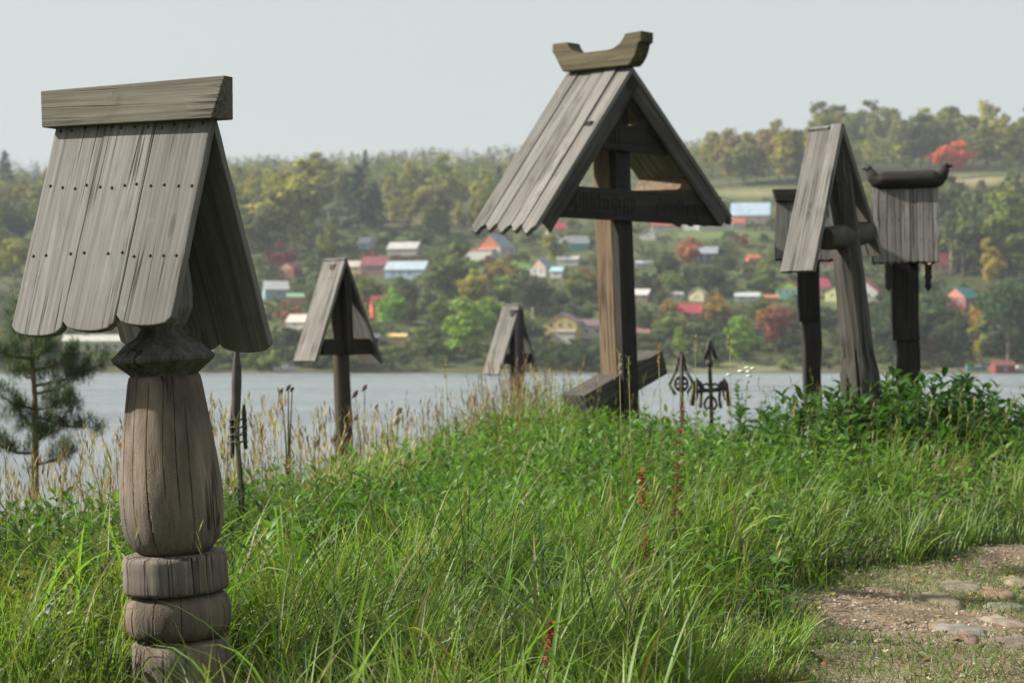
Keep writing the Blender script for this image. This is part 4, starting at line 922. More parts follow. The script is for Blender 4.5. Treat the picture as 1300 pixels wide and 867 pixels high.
def tree(px, py, hp, kind, c, label, group=None, name='tree', cat='tree', jit=0.1, wide=1.0, vi=None):
    hp *= 1.12; p = hill_pt(px, py); h = hp * p.y / F
    g = random.Random(int(px * 31 + py * 17 + hp))
    v = VAR[kind][g.randrange(len(VAR[kind])) if vi is None else vi]
    o = empty(name, p, (0, 0, g.random() * 6.28), label, cat, group)
    sw = h * wide * g.uniform(.88, 1.12)
    cr = link('crown', v[0], o); cr.scale = (sw, sw, h)
    k = 1 + jit * g.uniform(-1, 1)
    k *= 1.65; cr.color = (c[0] * k * (1 + .12 * g.uniform(-1, 1)), c[1] * k, c[2] * k, 1)
    if kind != 'bush':
        tr = link('trunk', v[1], o); tr.scale = (h, h, h)
    trees_px.append((px, py, hp))
    return o
# trees the photograph singles out
K = [(1208, 228, 44, 'round', (0.24, 0.062, 0.03), 'flame red round tree in the clearing below the hilltop birches', 1.35),
     (372, 318, 112, 'tall', (0.16, 0.16, 0.035), 'tall yellow green tree left of the dark spruces', 1.3), (340, 330, 80, 'tall', OL, 'tall olive tree left of the tall yellow green tree', 1.1),
     (455, 292, 78, 'spruce', SP, 'darkest tall spruce on the middle slope', 1.3), (476, 290, 54, 'spruce', SP, 'shorter dark spruce beside the darkest one', 1.5),
     (570, 388, 76, 'tall', (0.085, 0.10, 0.033), 'tall olive tree right of the turquoise house', 1.3), (497, 424, 52, 'round', (0.13, 0.20, 0.03), 'bright yellow green tree beside the red roofed house', 0.9),
     (601, 394, 46, 'round', (0.20, 0.185, 0.035), 'yellow tree in front of the plum bush', 1.1), (592, 462, 78, 'tall', (0.12, 0.20, 0.032), 'bright lime green tree at the shore left of the half hidden roof', 1.3),
     (624, 440, 60, 'round', (0.10, 0.155, 0.03), 'fresh green tree right of the lime green shore tree', 0.8), (940, 462, 60, 'tall', (0.13, 0.20, 0.035), 'bright green tree above the taller iron cross', 1.3),
     (985, 450, 58, 'round', (0.13, 0.045, 0.035), 'maroon leaved tree on the grassy bank', 1.0), (863, 458, 40, 'tall', (0.12, 0.18, 0.035), 'slim fresh green tree behind the arrowhead iron cross', 1.0),
     (876, 342, 36, 'round', (0.22, 0.085, 0.05), 'rusty tree in front of the dark log house', 1.1), (1246, 458, 70, 'tall', (0.19, 0.17, 0.035), 'yellow shore tree with orange tip', 1.0),
     (1240, 430, 42, 'tall', (0.34, 0.12, 0.035), 'small orange tree above the yellow shore tree', 0.8), (1222, 352, 88, 'tall', (0.075, 0.09, 0.033), 'tall olive tree right of the wine red roof', 1.2),
     (1278, 352, 104, 'tall', (0.115, 0.125, 0.03), 'tall yellow green tree at the edge of the right slope', 1.2), (1256, 364, 60, 'tall', (0.21, 0.17, 0.035), 'golden tree below the tall right slope tree', 1.0),
     (740, 392, 44, 'round', (0.07, 0.10, 0.03), 'round green tree behind the yellow house', 1.1), (703, 335, 44, 'tall', (0.17, 0.16, 0.04), 'yellow birch in front of the teal house', 1.3),
     (18, 356, 50, 'round', (0.18, 0.165, 0.03), 'yellow tree at the edge left of the near roof', 0.9), (1280, 470, 104, 'round', DG_, 'large dark shore tree by the red boathouse', 0.9),
     (1205, 218, 62, 'tall', OL, 'birch behind the flame red tree', 1.0), (668, 400, 50, 'round', (0.045, 0.055, 0.032), 'dark round tree left of the yellow house', 1.0)]
for (a, b_, hp, kd, c, lb, wd) in K: tree(a, b_, hp, kd, c, lb, None, 'tree', 'tree', 0.0, wd)
for (a, b_, hp, c, lb) in [(612, 372, 26, (0.15, 0.03, 0.06), 'plum coloured bush behind the yellow tree'), (355, 338, 30, (0.12, 0.03, 0.045), 'plum bush left of the dark red cottage'), (470, 330, 16, (0.18, 0.07, 0.035), 'rusty bush above the maroon house'),
                           (1175, 452, 26, (0.14, 0.07, 0.045), 'russet bush beside the right grave post'), (365, 410, 26, (0.16, 0.06, 0.035), 'russet bush left of the pale sand roof'), (620, 425, 26, (0.06, 0.035, 0.03), 'dark brown bush in front of the fresh green tree')]:
    tree(a, b_, hp, 'bush', c, lb, None, 'shrub', 'shrub')
g = random.Random(5)
def clear(px, py, hp, wp, d):
    for (x0, y0, x1, y1, hd) in HRECT:
        if d < hd + 2 and px + wp > x0 and px - wp < x1 and py - hp < y1 - 3 and py > y0: return False
    for (a, b_, h_) in trees_px[:33]:
        if abs(px - a) < 12 + h_ * 0.22 and py > b_ - 4 and py - hp < b_ - 8: return False
    return True
def scatter(n, x0, x1, y0, y1, h0, h1, kinds, name='tree', spacing=9, top=None):
    """kinds: (weight, kind, colour, label, group)"""
    k = 0; t = 0; mine = []
    while k < n and t < n * 40:
        t += 1
        px = g.uniform(x0, x1); py = g.uniform(y0, y1); hp = g.uniform(h0, h1)
        w = g.choices(kinds, [q[0] for q in kinds])[0]
        if any(abs(px - a) < spacing and abs(py - b_) < spacing * 0.55 for a, b_ in mine): continue
        if not clear(px, py, hp, hp * 0.33, hill_d(px, py)): continue
        mine.append((px, py)); k += 1
        tree(px, py, hp * (1.15 if w[1] in ('tall', 'spruce') else 1.0), w[1], w[2], w[3], w[4], name, name if name == 'tree' else 'shrub', 0.28, g.uniform(0.9, 1.25) if name == 'tree' else g.uniform(1.0, 1.5))
# right hand wood below the skyline
scatter(46, 1035, 1330, 206, 219, 48, 68, [(4, 'tall', (0.088, 0.098, 0.030), 'olive birch in the hilltop wood on the far side', 'olive birches of the hilltop wood'), (2, 'tall', (0.165, 0.155, 0.033), 'yellowing birch in the hilltop wood on the far side', 'yellowing birches of the hilltop wood'), (1, 'round', (0.06, 0.072, 0.03), 'dark leafy tree in the hilltop wood on the far side', 'dark trees of the hilltop wood')], 'tree', 11)
scatter(20, 900, 1060, 212, 238, 36, 58, [(3, 'tall', (0.19, 0.165, 0.034), 'golden birch on the upper slope behind the large roof', 'golden birches on the upper slope'), (2, 'tall', (0.10, 0.10, 0.032), 'dull green birch on the upper slope behind the large roof', 'dull green birches on the upper slope'), (1, 'tall', (0.13, 0.10, 0.035), 'tawny tree on the upper slope behind the large roof', 'tawny trees on the upper slope')], 'tree', 10)
# right slope
scatter(54, 1100, 1330, 272, 352, 32, 58, [(3, 'round', (0.052, 0.070, 0.032), 'dark green tree on the right wooded slope', 'dark green trees of the right slope'), (2, 'tall', (0.075, 0.088, 0.032), 'olive tree on the right wooded slope', 'olive trees of the right slope'), (1, 'tall', (0.15, 0.15, 0.032), 'yellow green tree on the right wooded slope', 'yellow green trees of the right slope')], 'tree', 12)
scatter(34, 1110, 1330, 395, 470, 40, 66, [(4, 'round', DG_, 'dark green tree on the lower right bank', 'dark trees of the lower right bank'), (1, 'tall', (0.075, 0.085, 0.03), 'olive tree on the lower right bank', 'olive trees of the lower right bank')], 'tree', 12)
# left and middle upper slope
scatter(110, -30, 660, 246, 302, 26, 48, [(3, 'tall', (0.16, 0.158, 0.034), 'yellow green tree on the upper left slope', 'yellow green trees of the upper left slope'), (3, 'round', (0.078, 0.082, 0.032), 'olive tree on the upper left slope', 'olive trees of the upper left slope'), (1, 'round', (0.155, 0.125, 0.032), 'ochre tree on the upper left slope', 'ochre trees of the upper left slope'), (0.6, 'spruce', SP, 'dark spruce on the upper left slope', 'spruces of the upper left slope')], 'tree', 11)
scatter(44, -30, 460, 300, 372, 34, 60, [(3, 'round', (0.058, 0.072, 0.030), 'green tree on the middle left slope', 'green trees of the middle left slope'), (2, 'tall', (0.125, 0.14, 0.033), 'yellow green tree on the middle left slope', 'yellow green trees of the middle left slope')], 'tree', 12)
# around the houses
scatter(62, 400, 1100, 335, 445, 22, 42, [(3, 'round', (0.050, 0.066, 0.030), 'dark green garden tree between the village houses', 'dark garden trees of the village'), (2, 'round', (0.085, 0.115, 0.032), 'fresh green garden tree between the village houses', 'fresh green garden trees of the village'), (0.5, 'round', (0.16, 0.11, 0.03), 'ochre garden tree between the village houses', 'ochre garden trees of the village')], 'tree', 14)
# shrubs: bank and gardens
scatter(120, -30, 1000, 436, 471, 16, 32, [(3, 'bush', (0.062, 0.076, 0.030), 'olive green shrub on the far lake bank', 'olive shrubs of the far bank'), (2, 'bush', (0.045, 0.06, 0.028), 'dark green shrub on the far lake bank', 'dark shrubs of the far bank'), (0.6, 'bush', (0.11, 0.13, 0.035), 'yellow green shrub on the far lake bank', 'yellow green shrubs of the far bank')], 'shrub', 9)
scatter(190, 330, 1120, 286, 440, 10, 20, [(3, 'bush', (0.052, 0.066, 0.030), 'dark green shrub in the village gardens', 'dark shrubs of the village gardens'), (2, 'bush', (0.072, 0.095, 0.032), 'green shrub in the village gardens', 'green shrubs of the village gardens'), (0.3, 'bush', (0.13, 0.07, 0.035), 'brownish shrub in the village gardens', 'brownish shrubs of the village gardens')], 'shrub', 11)
scatter(30, 1000, 1330, 455, 470, 10, 20, [(3, 'bush', (0.075, 0.085, 0.03), 'low olive shrub along the right far shore', 'low shrubs of the right shore')], 'shrub', 11)
# the continuous forest up to the skyline: one mass
parts = []; nb = 0
fr = np.random.default_rng(21)
def mass(n, x0, x1, d0, d1, hs, kinds, nc=16, nq=9):
    global nb
    base = {k: [crown(60 + i + 10 * len(k), k, nc if k != 'spruce' else nc * 2, nq) for i in range(4)] for k in ('round', 'tall', 'spruce')}
    for _ in range(n):
        d = d0 + (d1 - d0) * fr.random(); px = x0 + (x1 - x0) * fr.random()
        x = (px - 650) / F * d; z = gz(x, d); h = hs[0] + (hs[1] - hs[0]) * fr.random()
        kd, c = kinds[int(fr.random() * len(kinds))]
        V, Qd, C = base[kd][int(fr.random() * 4)]
        a = fr.random() * 6.28; ca_, sa = math.cos(a), math.sin(a); ww = h * (0.95 + 0.5 * fr.random())
        big = 1.0
        X = (V[:, 0] * ca_ - V[:, 1] * sa) * ww + x; Y = (V[:, 0] * sa + V[:, 1] * ca_) * ww + d; Z = V[:, 2] * h + z
        parts.append((np.stack([X, Y, Z], 1), Qd + nb, np.clip(C * np.array(c) * 1.75 * (0.75 + 0.5 * fr.random()), 0, 1)))
        nb += len(V)
up = [('round', (0.078, 0.086, 0.030)), ('tall', (0.135, 0.14, 0.032)), ('round', (0.066, 0.078, 0.028)), ('tall', (0.17, 0.16, 0.034)), ('spruce', SP), ('round', (0.095, 0.098, 0.030)), ('tall', (0.10, 0.11, 0.03))]
mass(1000, -420, 1060, 1000, 1230, (11, 18), up)
mass(760, -420, 1500, 1230, 1450, (11, 17), up[:5] + [('spruce', SP)])
mass(800, -420, 1650, 1560, 1690, (14, 19), [('spruce', SP), ('spruce', SP), ('round', (0.06, 0.07, 0.03)), ('tall', (0.07, 0.075, 0.03))], 12, 8)
mass(290, 1040, 1700, 960, 1040, (16, 23), up[:4])
parts_f, nbf = parts, nb
parts, nb = [], 0
def scrub(n, x0, x1, y0, y1, hs, cols):
    global nb
    base = [crown(90 + i, 'bush', 14, 11) for i in range(5)]; k = 0; t = 0
    while k < n and t < n * 12:
        t += 1; px = x0 + (x1 - x0) * fr.random(); py = y0 + (y1 - y0) * fr.random()
        d = hill_d(px, py); x = (px - 650) / F * d
        h = hs[0] + (hs[1] - hs[0]) * fr.random(); hp = h * F / d
        if not clear(px, py, hp, hp * 0.6, d): continue
        if any(((px - a) / ra) ** 2 + ((py - b_) / rb) ** 2 < 1 for a, b_, ra, rb in ((648, 338, 38, 9), (620, 284, 80, 4), (930, 466, 70, 6), (1235, 228, 60, 5), (880, 352, 80, 5), (900, 299, 80, 4), (130, 455, 60, 5), (840, 420, 20, 5))): continue
        V, Qd, C = base[int(fr.random() * 5)]; c = cols[int(fr.random() * len(cols))]; a = fr.random() * 6.28; ca_, sa = math.cos(a), math.sin(a); w = h * (0.9 + 0.9 * fr.random())
        parts.append((np.stack([(V[:, 0] * ca_ - V[:, 1] * sa) * w + x, (V[:, 0] * sa + V[:, 1] * ca_) * w + d, V[:, 2] * h + gz(x, d)], 1), Qd + nb, np.clip(C * np.array(c) * (0.75 + .5 * fr.random()), 0, 1)))
        nb += len(V); k += 1
SC = [(0.070, 0.085, 0.030), (0.052, 0.066, 0.028), (0.10, 0.11, 0.032), (0.125, 0.12, 0.034), (0.062, 0.082, 0.03), (0.045, 0.058, 0.028)]
scrub(1000, -330, 480, 255, 470, (2.5, 6.0), SC)
scrub(900, 440, 1120, 255, 470, (1.8, 4.6), SC)
scrub(680, 1090, 1620, 243, 470, (2.5, 6.5), SC)
so = link('hillside_scrub', mesh_np('hillside_scrub', np.concatenate([q[0] for q in parts]), np.concatenate([q[1] for q in parts]), TREE, np.concatenate([q[2] for q in parts])))
tag(so, 'tangled green and yellowing scrub filling the slopes between trees and houses', 'scrub', None, 'stuff')
parts, nb = parts_f, nbf
fo = link('forest', mesh_np('forest', np.concatenate([q[0] for q in parts]), np.concatenate([q[1] for q in parts]), TREE, np.concatenate([q[2] for q in parts])))
tag(fo, 'continuous mixed autumn forest covering the far hill up to the skyline', 'forest', None, 'stuff')
parts = []
# ---------------------------------------------------------------- near vegetation
def strips(base, az, lean, bend, length, width, k, prof, ncol=2, fold=0.0, twist=None):
    n = len(base); t = np.linspace(0, 1, k + 1)
    th = lean[:, None] + bend[:, None] * t[None] ** 1.3
    tm = 0.5 * (th[:, 1:] + th[:, :-1]); st = (length / k)[:, None]
    ih = np.concatenate([np.zeros((n, 1)), np.cumsum(st * np.sin(tm), 1)], 1); iv = np.concatenate([np.zeros((n, 1)), np.cumsum(st * np.cos(tm), 1)], 1)
    hx, hy = np.cos(az)[:, None], np.sin(az)[:, None]
    ctr = np.stack([base[:, 0:1] + ih * hx, base[:, 1:2] + ih * hy, base[:, 2:3] + iv], -1)          # n,k+1,3
    side = np.stack([-np.sin(az), np.cos(az), np.zeros(n)], -1)[:, None, :].repeat(k + 1, 1)
    nrm = np.stack([-np.cos(th) * hx, -np.cos(th) * hy, np.sin(th)], -1)
    if twist is not None:
        c_, s_ = np.cos(twist)[:, None, None], np.sin(twist)[:, None, None]
        side, nrm = side * c_ + nrm * s_, nrm * c_ - side * s_
    w = (width[:, None] * prof(t)[None])[..., None] * 0.5
    cols = [ctr - side * w, ctr + side * w] if ncol == 2 else [ctr - side * w + nrm * w * fold, ctr, ctr + side * w + nrm * w * fold]
    V = np.stack(cols, 2)                                                                            # n,k+1,ncol,3
    m = (k + 1) * ncol
    q = []
    for i in range(k):
        for c in range(ncol - 1): q.append((i*ncol+c, i*ncol+c+1, (i+1)*ncol+c+1, (i+1)*ncol+c))
    Q = (np.arange(n)[:, None, None] * m + np.array(q)[None]).reshape(-1, 4)
    return V.reshape(-1, 3), Q, m, t
gprof = lambda t: np.maximum(0.75 + 0.5 * t - 1.22 * t ** 2.2, 0.03)
lprof = lambda t: np.maximum(np.sin(np.pi * np.clip(t, 0, 1) ** 0.75) ** 0.8, 0.04)
sprof = lambda t: 1 - 0.6 * t
class Veg:
    def __init__(s): s.V = []; s.Q = []; s.C = []; s.n = 0
    def add(s, V, Q, C): s.V.append(V); s.Q.append(Q + s.n); s.C.append(C); s.n += len(V)
    def strips(s, colr, *a, tip=None, **k):
        V, Q, m, t = strips(*a, **k)
        C = np.repeat(colr, m, 0)
        if tip is not None:
            tt = np.tile(np.repeat(t, m // len(t)), len(colr))[:, None]
            C = C * (1 - tt ** 2 * 0.8) + np.repeat(tip, m, 0) * tt ** 2 * 0.8
        s.add(V, Q, C)
    def build(s, name, mat, label, cat, kind='stuff', parent=None):
        o = link(name, mesh_np(name, np.concatenate(s.V), np.concatenate(s.Q), mat, np.concatenate(s.C), True), parent)
        if parent is None: tag(o, label, cat, None, kind)
        return o
gr = np.random.default_rng(3)
POSTS = [(fp.x, fp.y, 0.13), (dp.x, dp.y, 0.12), (ep.x, ep.y, 0.1)]
def scatter_xy(dens, d0, d1, marg=1.0):
    n = int(dens * (0.31 * (d1 ** 2 - d0 ** 2) + 2 * marg * (d1 - d0)))
    d = np.sqrt(d0 ** 2 + (d1 ** 2 - d0 ** 2) * gr.random(n)); hw = 0.31 * d + marg
    x = (gr.random(n) * 2 - 1) * hw
    return x, d
def basez(x, y): return near_z(x, y)
def keep(x, y, path_ok=False):
    k = np.ones(len(x), bool) if path_ok else ~in_path(x, y)
    for a, b_, r in POSTS: k &= (x - a) ** 2 + (y - b_) ** 2 > r * r
    return k
# zones
def zone(cx, cy_, rx, ry, x, y): return np.exp(-(((x - cx) / rx) ** 2 + ((y - cy_) / ry) ** 2))
def nettle_zone(x, y): return np.clip(zone(2.5, 10.8, 0.75, 0.9, x, y) + 0.75 * zone(3.3, 11.3, 0.9, 0.8, x, y), 0, 1)
def broad_zone(x, y): return np.clip(1.1 * zone(-1.2, 7.6, 0.9, 1.0, x, y) + zone(0.7, 10.2, 1.3, 1.6, x, y) + 0.6 * zone(0.1, 8.3, 0.8, .8, x, y) + 0.35 * zone(-2.6, 7.0, 0.7, 0.9, x, y), 0, 1)
def dry_zone(x, y): return np.clip(zone(-2.6, 7.7, 1.0, 0.8, x, y) + zone(-1.7, 8.8, .7, 1.1, x, y) + 0.9 * zone(0.0, 14.6, 0.7, 1.0, x, y) + .5 * zone(-1.0, 12.5, 0.8, 1.6, x, y), 0, 1)
def hscale(x, y):
    """local grass height in metres"""
    h = 0.23 + 0.18 * vnoise(x, y, 0.9, 21) + 0.10 * vnoise(x, y, 0.3, 22)
    h = h * (1 + 0.35 * zone(0.2, 6.2, 0.9, 0.9, x, y) + 0.35 * zone(0.8, 7.6, 0.5, 1.0, x, y))
    h = h * (1 - 0.35 * zone(1.0, 4.6, 0.5, 1.0, x, y) - 0.8 * zone(-0.92, 4.6, 0.40, 0.5, x, y))
    h = h * (1 - 0.55 * np.exp(-((x - 0.75) / 0.35) ** 2) * (y < 6.6) * (y > 2) - 0.35 * zone(1.2, 7.2, 1.2, 0.5, x, y) - 0.3 * zone(2.4, 8.2, 1.0, .5, x, y))
    h = h + 0.30 * zone(0.0, 14.0, 0.65, 1.3, x, y) - 0.16 * zone(0.85, 13.0, 0.5, 1.4, x, y) - 0.1 * zone(-1.5, 13.2, 0.7, 1.5, x, y)
    h = h * (1 - 0.6 * zone(-1.25, 6.9, 0.35, 0.9, x, y)) * (1 - 0.55 * zone(1.35, 12.3, 0.4, 2.4, x, y))
    return h
def gcol(x, y, n):
    a = np.array([0.080, 0.150, 0.029]); b_ = np.array([0.172, 0.275, 0.045]); c = np.array([0.036, 0.072, 0.024]); dd = np.array([0.16, 0.14, 0.055])
    f = vnoise(x, y, 0.8, 31)[:, None]; f2 = vnoise(x, y, 0.25, 32)[:, None]
    col_ = a * (1 - f) + b_ * f
    col_ = col_ * (0.8 + 0.4 * f2) * (0.75 + 0.5 * gr.random((n, 1)))
    m = (gr.random((n, 1)) < 0.10 + 0.35 * dry_zone(x, y)[:, None]); col_ = np.where(m, dd * (0.7 + 0.6 * gr.random((n, 1))), col_)
    m = (gr.random((n, 1)) < 0.15); col_ = np.where(m, c * (0.8 + 0.4 * gr.random((n, 1))), col_)
    lush = np.clip(zone(-0.1, 6.4, 1.2, 0.8, x, y) + zone(-0.9, 6.3, .6, .6, x, y), 0, 1)[:, None]
    return col_ * (1 + lush * np.array([0.25, 0.30, 0.05]))
gv = Veg()
def tussocks(nt_, d0, d1, per, wmul, kk, rad=0.07, hm=1.0):
    x, y = scatter_xy(nt_, d0, d1); k = keep(x, y) & (y - crest_y(x) < 2.5) & (gr.random(len(x)) > 0.45 * nettle_zone(x, y) + 0.4 * broad_zone(x, y)); x, y = x[k], y[k]; m = len(x)
    th = hm * (0.55 + 0.75 * gr.random(m)); tr = rad * (0.5 + gr.random(m)); tc = gcol(x, y, m); wind = 2 * np.pi * vnoise(x, y, 1.3, 35) * 1.3
    i_ = np.repeat(np.arange(m), per); n = len(i_)
    a = gr.random(n) * 6.28; r = np.sqrt(gr.random(n)); bx = x[i_] + np.cos(a) * r * tr[i_]; by = y[i_] + np.sin(a) * r * tr[i_]
    k = ~in_path(bx, by); i_, a, r, bx, by = i_[k], a[k], r[k], bx[k], by[k]; n = len(i_)
    h = hscale(bx, by) * th[i_] * (0.5 + 0.65 * gr.random(n))
    ax = np.cos(a) * r + 0.55 * np.cos(wind[i_]) + 0.35 * gr.normal(size=n); ay = np.sin(a) * r + 0.55 * np.sin(wind[i_]) + 0.35 * gr.normal(size=n)
    lean = 0.06 + 0.30 * r * gr.random(n) + 0.1 * np.abs(gr.normal(size=n)); bend = 0.3 + 1.5 * gr.random(n) ** 1.4
    c = tc[i_] * (0.72 + 0.56 * gr.random((n, 1))); tip = c * np.array([1.25, 1.12, 0.9]); tip = np.where(gr.random((n, 1)) < 0.12, np.array([0.24, 0.20, 0.09]), tip)
    dead = gr.random((n, 1)) < 0.085; c = np.where(dead, np.array([0.22, 0.18, 0.09]) * (0.6 + 0.6 * gr.random((n, 1))), c)
    wd = (0.0038 + 0.0060 * gr.random(n) ** 2.2) * wmul
    gv.strips(c, np.stack([bx, by, basez(bx, by) - 0.01], 1), np.arctan2(ay, ax), lean, bend, h, wd, kk, gprof, 2, 0, gr.normal(size=n) * 0.6, tip=tip)
tussocks(75, 2.2, 6.5, 26, 1.0, 5); tussocks(40, 6.5, 10.5, 28, 1.3, 4, 0.09); tussocks(20, 10.5, 18.0, 30, 1.7, 4, 0.11)
tussocks(420, 2.2, 6.5, 3, 0.9, 4, 0.05, 0.55); tussocks(260, 6.5, 10.5, 3, 1.2, 3, 0.06, 0.6); tussocks(120, 10.5, 18.0, 3, 1.5, 3, 0.08, 0.7)
# wide arching blades of coarse grass in front
x, y = scatter_xy(70, 3.6, 8.0, 0.5); k = keep(x, y) & (zone(0.0, 5.6, 1.1, 1.4, x, y) > 0.25 * gr.random(len(x))) & (x < 0.55) & (zone(-0.95, 4.5, .35, .6, x, y) < .3); x, y = x[k], y[k]; n = len(x)
gv.strips(gcol(x, y, n) * 1.05, np.stack([x, y, basez(x, y)], 1), gr.random(n) * 6.28, 0.1 + 0.2 * gr.random(n), 0.6 + 1.3 * gr.random(n), 0.38 + 0.22 * gr.random(n), 0.009 + 0.007 * gr.random(n), 7, gprof, 3, 0.35, gr.normal(size=n) * 0.3)
gv.build('grass', LEAF, 'long green meadow grass growing between the grave markers', 'grass')
# short trodden grass on the path
sv = Veg()
x = 0.7 + 5 * gr.random(110000); y = 3.5 + 5.5 * gr.random(110000)
k = in_path(x, y); x, y = x[k], y[k]
pt = vnoise(x, y, 0.55, 41) * 0.7 + 0.4 * vnoise(x, y, 0.2, 42) + 0.5 * zone(2.6, 7.2, 1.2, 0.28, x, y) + 0.35 * zone(1.4, 4.8, 1.0, 0.5, x, y) - 0.45 * zone(1.35, 6.6, 0.4, 0.5, x, y) - .4 * zone(2.4, 7.75, 1.2, 0.22, x, y) + 0.25 * zone(2.2, 5.6, 0.8, 0.25, x, y)
pt = pt + 0.3 * ~in_path(x - 0.16, y) + 0.25 * ~in_path(x, y + 0.2)
k = pt > 0.37 + 0.16 * gr.random(len(x)); x, y = x[k], y[k]; n = len(x)
c = gcol(x, y, n) * 0.85
sv.strips(c, np.stack([x, y, basez(x, y)], 1), gr.random(n) * 6.28, 0.2 + 0.5 * gr.random(n), 0.3 + 0.9 * gr.random(n), 0.02 + 0.045 * gr.random(n), 0.003 + 0.002 * gr.random(n), 3, gprof, 2, 0, gr.normal(size=n) * .5)
sv.build('short_grass', LEAF, 'short trodden grass growing in patches on the gravel path', 'grass')

# leafy weeds: stems with pairs of leaves
def leafy(v, x, y, h, nl, ll, lw, colr, leafk=3, stemw=0.004, droop=0.9, spread=0.25, top=False):
    n = len(x); z = basez(x, y) - 0.01
    az = gr.random(n) * 6.28; lean = np.abs(gr.normal(size=n)) * 0.12; bend = gr.normal(size=n) * 0.15
    v.strips(colr * np.array([0.9, 0.85, 0.8]), np.stack([x, y, z], 1), az, lean, bend, h, np.full(n, stemw), 4, sprof, 2, 0)
    for j in range(nl):
        f = 0.22 + 0.78 * (j // 2 * 2 + 1.5) / nl; f = min(f, 1.0)
        th = lean + bend * 0.4; b_ = np.stack([x + np.cos(az) * h * f * np.sin(th), y + np.sin(az) * h * f * np.sin(th), z + h * f * np.cos(th)], 1)
        a2 = az * 3 + (j // 2) * 1.57 + (j % 2) * 3.1416 + gr.normal(size=n) * 0.3
        k_ = (0.65 + 0.6 * gr.random(n)) * (1 - 0.45 * max(0, f - 0.6))
        c = colr * (0.8 + 0.45 * gr.random((n, 1)))
        v.strips(c, b_, a2, 0.75 + 0.5 * gr.random(n) - 0.45 * (f > 0.85), droop * (0.5 + gr.random(n)), ll * k_, lw * k_, leafk, lprof, 3, 0.3, gr.normal(size=n) * 0.3)
wv_ = Veg()
x, y = scatter_xy(240, 5.6, 15.5, 0.8); k = keep(x, y) & (zone(-1.25, 6.9, .4, 1.0, x, y) < .4) & (zone(1.4, 12.3, .35, 2.2, x, y) < .5) & (gr.random(len(x)) < 0.08 + 0.9 * broad_zone(x, y)) & (y < crest_y(x) + 1.0); x, y = x[k], y[k]; n = len(x)
f = vnoise(x, y, 0.6, 51)[:, None]
c = np.array([0.060, 0.135, 0.022]) * (1 - f) + np.array([0.10, 0.20, 0.032]) * f
leafy(wv_, x, y, 0.14 + 0.22 * gr.random(n), 10, np.full(n, 0.072), np.full(n, 0.027), c * (0.8 + .4 * gr.random((n, 1))))
# low yellowing herbs at the left edge
x, y = scatter_xy(300, 4.5, 7.5, 1.0); k = keep(x, y) & (zone(-2.2, 6.0, 0.8, 1.2, x, y) > gr.random(len(x))); x, y = x[k], y[k]; n = len(x)
c = np.where(gr.random((n, 1)) < 0.4, np.array([0.15, 0.17, 0.03]), np.array([0.05, 0.075, 0.025]))
leafy(wv_, x, y, 0.12 + 0.22 * gr.random(n), 10, np.full(n, 0.04), np.full(n, 0.022), c)
wv_.build('weeds', LEAF, 'broad leaved low weeds growing in patches among the grass', 'weeds')
nv = Veg()
x, y = scatter_xy(150, 8.8, 14.5, 0.9); k = keep(x, y) & (gr.random(len(x)) < 1.3 * nettle_zone(x, y) - 0.1); x, y = x[k], y[k]; n = len(x)
c = np.array([0.042, 0.098, 0.020]) * (0.75 + 0.6 * gr.random((n, 1)))
leafy(nv, x, y, (0.20 + 0.40 * gr.random(n) ** 1.5) * (0.7 + 0.35 * nettle_zone(x, y)), 16, np.full(n, 0.115), np.full(n, 0.042), c, 4, 0.006, 1.0)
x, y = scatter_xy(90, 11.5, 15.0, 0.6); k = keep(x, y) & (gr.random(len(x)) < zone(0.9, 12.2, 0.6, .8, x, y) + .7 * zone(-.5, 13.2, .7, .7, x, y)); x, y = x[k], y[k]; n = len(x)
leafy(nv, x, y, 0.14 + 0.2 * gr.random(n), 12, np.full(n, 0.08), np.full(n, 0.03), np.array([0.075, 0.15, 0.026]) * (0.75 + 0.5 * gr.random((n, 1))), 3, 0.005, 0.9)
nv.build('nettle_undergrowth', LEAF, 'dense green nettles growing round the feet of the right hand posts', 'nettles')
# dry grass with seed heads
dv = Veg()
def stalks(x, y, h, c, headl, headw, nh=6, stem=0.0022):
    n = len(x); z = basez(x, y); az = gr.random(n) * 6.28; lean = 0.04 + 0.12 * np.abs(gr.normal(size=n)); bend = 0.25 * gr.random(n)
    dv.strips(c, np.stack([x, y, z], 1), az, lean, bend, h, np.full(n, stem) * (1 + y / 12), 4, sprof, 2, 0)
    t_ = np.linspace(0, 1, 5); th = lean[:, None] + bend[:, None] * t_ ** 1.3; tm = .5 * (th[:, 1:] + th[:, :-1])
    tx = x + np.cos(az) * (h[:, None] / 4 * np.sin(tm)).sum(1); ty = y + np.sin(az) * (h[:, None] / 4 * np.sin(tm)).sum(1); tz = z + (h[:, None] / 4 * np.cos(tm)).sum(1)
    for j in range(nh):
        fr_ = j / nh
        b_ = np.stack([tx - np.cos(az) * np.sin(lean + bend) * headl * (fr_ - 0.15), ty - np.sin(az) * np.sin(lean + bend) * headl * (fr_ - 0.15), tz - headl * fr_], 1)
        dv.strips(c * np.array([1.15, 1.08, 0.95]) * (0.85 + 0.3 * gr.random((n, 1))), b_, az + gr.random(n) * 6.28, 0.15 + 0.4 * gr.random(n), 0.2 * gr.random(n), headl * (0.35 + 0.3 * gr.random(n)), headw * (0.7 + 0.6 * gr.random(n)), 2, lprof, 2, 0)
x, y = scatter_xy(300, 7.5, 15.8, 0.8); k = keep(x, y) & (gr.random(len(x)) < 0.75 * dry_zone(x, y)) & (y < crest_y(x) + 1.4); x, y = x[k], y[k]; n = len(x)
